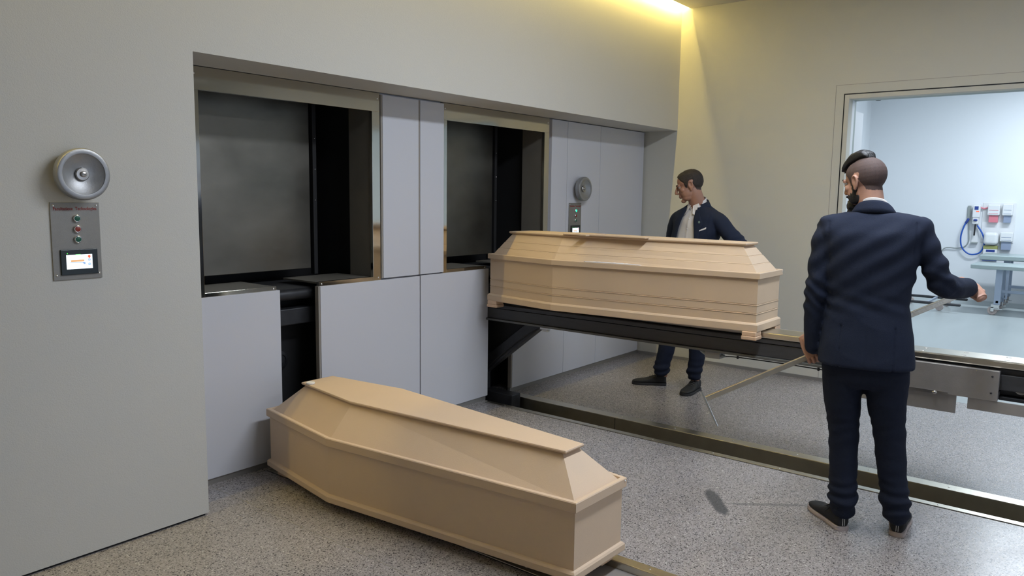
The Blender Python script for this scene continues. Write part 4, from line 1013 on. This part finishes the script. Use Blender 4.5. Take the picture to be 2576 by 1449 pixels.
    limb(bm, [T_(shc, .17, 0, .0), T_(shc, .215, -.005, -.035), T_(shc, .28, -.045, -.13), T_(shc, .35, -.095, -.235), T_(elR*.55+wrR*.45, .005, 0, 0), wrR+(elR-wrR)*.12], [(.048, .055), (.060, .070), (.062, .068), (.060, .064), (.050, .054), (.040, .043)], f)
    me = remesh(bm, .0075, 3)
    def jf(co, n):
        k = fold(co, 6, .004, (1, 1, 1.2)); l = co-shc; x = l.dot(r)
        for q in (elL, elR):
            d = co-q; k += .006*math.sin(d.z*120+x*60)*math.exp(-(d.length/.10)**2)
        for sx in (1, -1): k -= .003*math.exp(-((x-sx*(.178-.05*max(0, -l.z)))/.005)**2)*(1 if -.16 < l.z < .03 else 0)
        return k
    displace(me, jf)
    full = BVHTree.FromPolygons([v.co.copy() for v in me.vertices], [list(p.vertices) for p in me.polygons])
    OP = [(-.62, .15), (-.45, .125), (-.2, .105), (-.10, .090), (-.02, .070), (.04, .060), (.09, .06)]
    bm = bmesh.new(); bm.from_mesh(me); bpy.data.meshes.remove(me)
    kill = []
    for fc in bm.faces:
        q = fc.calc_center_median()-shc; x, y = q.dot(r), q.dot(f)
        if y > .035 and abs(x) < lerp(OP, q.z) and fc.normal.dot(f) > -.2: kill.append(fc)
        elif q.z > .070 and abs(x) < .075 and y > -.04: kill.append(fc)
    bmesh.ops.delete(bm, geom=kill, context='FACES')
    me = bpy.data.meshes.new('jacket'); bm.to_mesh(me); bm.free(); jk = link('jacket', me, 'suit', e, True)
    md = jk.modifiers.new('thickness', 'SOLIDIFY'); md.thickness = .004; md.offset = -1
    def lap(sx):
        def o_(t):
            z = .052-.40*t; inn = lerp(OP, z)-.008
            w_ = lerp([(0, .030), (.18, .062), (.30, .082), (.34, .052), (1, .006)], t)
            return (sx*inn, sx*(inn+w_), z)
        return o_
    for sx in (1, -1): patch('lapel', e, 'suit', full, lap(sx), shc, r, f, .35, off=.003, nx=6, ny=22)
    # collars
    def Pl(x, y, z): return shc+r*x+f*y+Z*(z-1.45)
    band('jacket_collar', e, 'suit', Pl, [(0, .0, 1.515, .118, .088, -.012), (0, .0, 1.538, .100, .083, -.020), (0, .0, 1.562, .082, .076, -.026), (0, 0, 1.560, .076, .071, -.026)], -220, 40, .005)
    band('shirt_collar', e, 'shirt', Pl, [(0, .004, 1.505, .080, .076, -.012), (0, .006, 1.54, .072, .070, -.020), (0, .008, 1.578, .066, .064, -.028), (0, .008, 1.581, .063, .061, -.028)], -262, 82, .003)
    for sx in (1, -1):
        bm = bmesh.new()
        pts = [Pl(sx*.012, .078, 1.532), Pl(sx*.052, .060, 1.552), Pl(sx*.078, .050, 1.505), Pl(sx*.062, .098, 1.452), Pl(sx*.036, .108, 1.468)]
        prism(bm, pts, f*.006+Z*.002); fin('collar_wing', bm, 'shirt', so, bevel=.0015)
    # badge and pocket square on the left chest
    h = full.ray_cast(shc+r*-.118-Z*.045+f*.35, -f)
    bm = bmesh.new(); lathe(bm, h[0]+f*.006, f, [(.010, 0), (.0105, .0015), (.009, .003), (0.0, .003)], 20); fin('round_badge', bm, 'gold', e, autos=True)
    def psq(t): return (-.185+.0*t, -.130, -.118+.018*t)
    bm = bmesh.new()
    q = [full.ray_cast(shc+r*x+Z*z+f*.35, -f)[0] for x, z in ((-.128, -.118), (-.172, -.098), (-.172, -.084), (-.128, -.108))]
    prism(bm, [p+f*.003 for p in q], f*.004); fin('pocket_square', bm, 'shirt', e, bevel=.001)
    shoe(e, (5.872, 2.925), (5.745, 3.16), 'shoe2', 'sole_dark', .285, False, 'lace')
    shoe(e, (5.920, 2.652), (5.65, 2.650), 'shoe2', 'sole_dark', .285, False, 'lace')
far_person()
# ------------------------------------------------------------------ camera
r_ = V((0.61935, -0.78499, 0.01347)); f_ = V((0.78066, 0.61330, -0.12041))
f_.normalize(); r_ = (r_-f_*r_.dot(f_)).normalized(); u_ = r_.cross(f_)
cd = bpy.data.cameras.new('camera'); cam = bpy.data.objects.new('camera', cd); COL.objects.link(cam)
Rm = Matrix((r_, u_, -f_)).transposed()
cam.matrix_world = Matrix.Translation((0, 0, 1.6)) @ Rm.to_4x4()
cd.sensor_width = 36; cd.lens = 1929.17/2576*36; cd.clip_start = .05
sc.camera = cam

# ------------------------------------------------------------------ lights
def area(name, loc, rot, sx, sy, power, color, spread=None):
    l = bpy.data.lights.new(name, 'AREA'); l.shape = 'RECTANGLE'; l.size = sx; l.size_y = sy; l.energy = power; l.color = color
    if spread: l.spread = spread
    o = bpy.data.objects.new(name, l); COL.objects.link(o); o.location = loc; o.rotation_euler = rot
    return o
area('cove_lamp', ((XL+XR)/2, YW-.075, ZC+.075), (math.radians(58), 0, 0), XR-XL-.1, .02, 112, (1., .77, .20))
area('back_window_fill', ((WX0+WX1)/2, YB-.25, (WZ0+WZ1)/2), (PI/2, 0, 0), WX1-WX0, WZ1-WZ0, 36, (.70, .80, 1.))  # added cool fill entering by the unseen back window
area('side_room_lamp', (9.4, -.5, CZ-.03), (0, 0, 0), 3.5, 3.5, 125, (.80, .90, 1.))
area('side_room_lamp_far', (12.5, .45, CZ-.03), (0, 0, 0), .22, 1.5, 115, (.80, .90, 1.))
area('ceiling_lamp', (3.5, .85, ZC-.01), (0, 0, 0), 2.4, .3, 108, (.82, .89, 1.))
area('rear_fill_light', (4.4, -2.3, ZC-.01), (0, 0, 0), 2.4, .3, 34, (.95, .95, 1.))  # added unseen fill, placed to brighten the coffin ends
w = bpy.data.worlds.new('world'); sc.world = w; w.use_nodes = True
w.node_tree.nodes['Background'].inputs['Color'].default_value = (.55, .68, .9, 1); w.node_tree.nodes['Background'].inputs['Strength'].default_value = .6
sc.view_settings.view_transform = 'Standard'; sc.view_settings.look = 'None'; sc.view_settings.gamma = 1; sc.view_settings.exposure = 0
sc.view_settings.use_curve_mapping = False
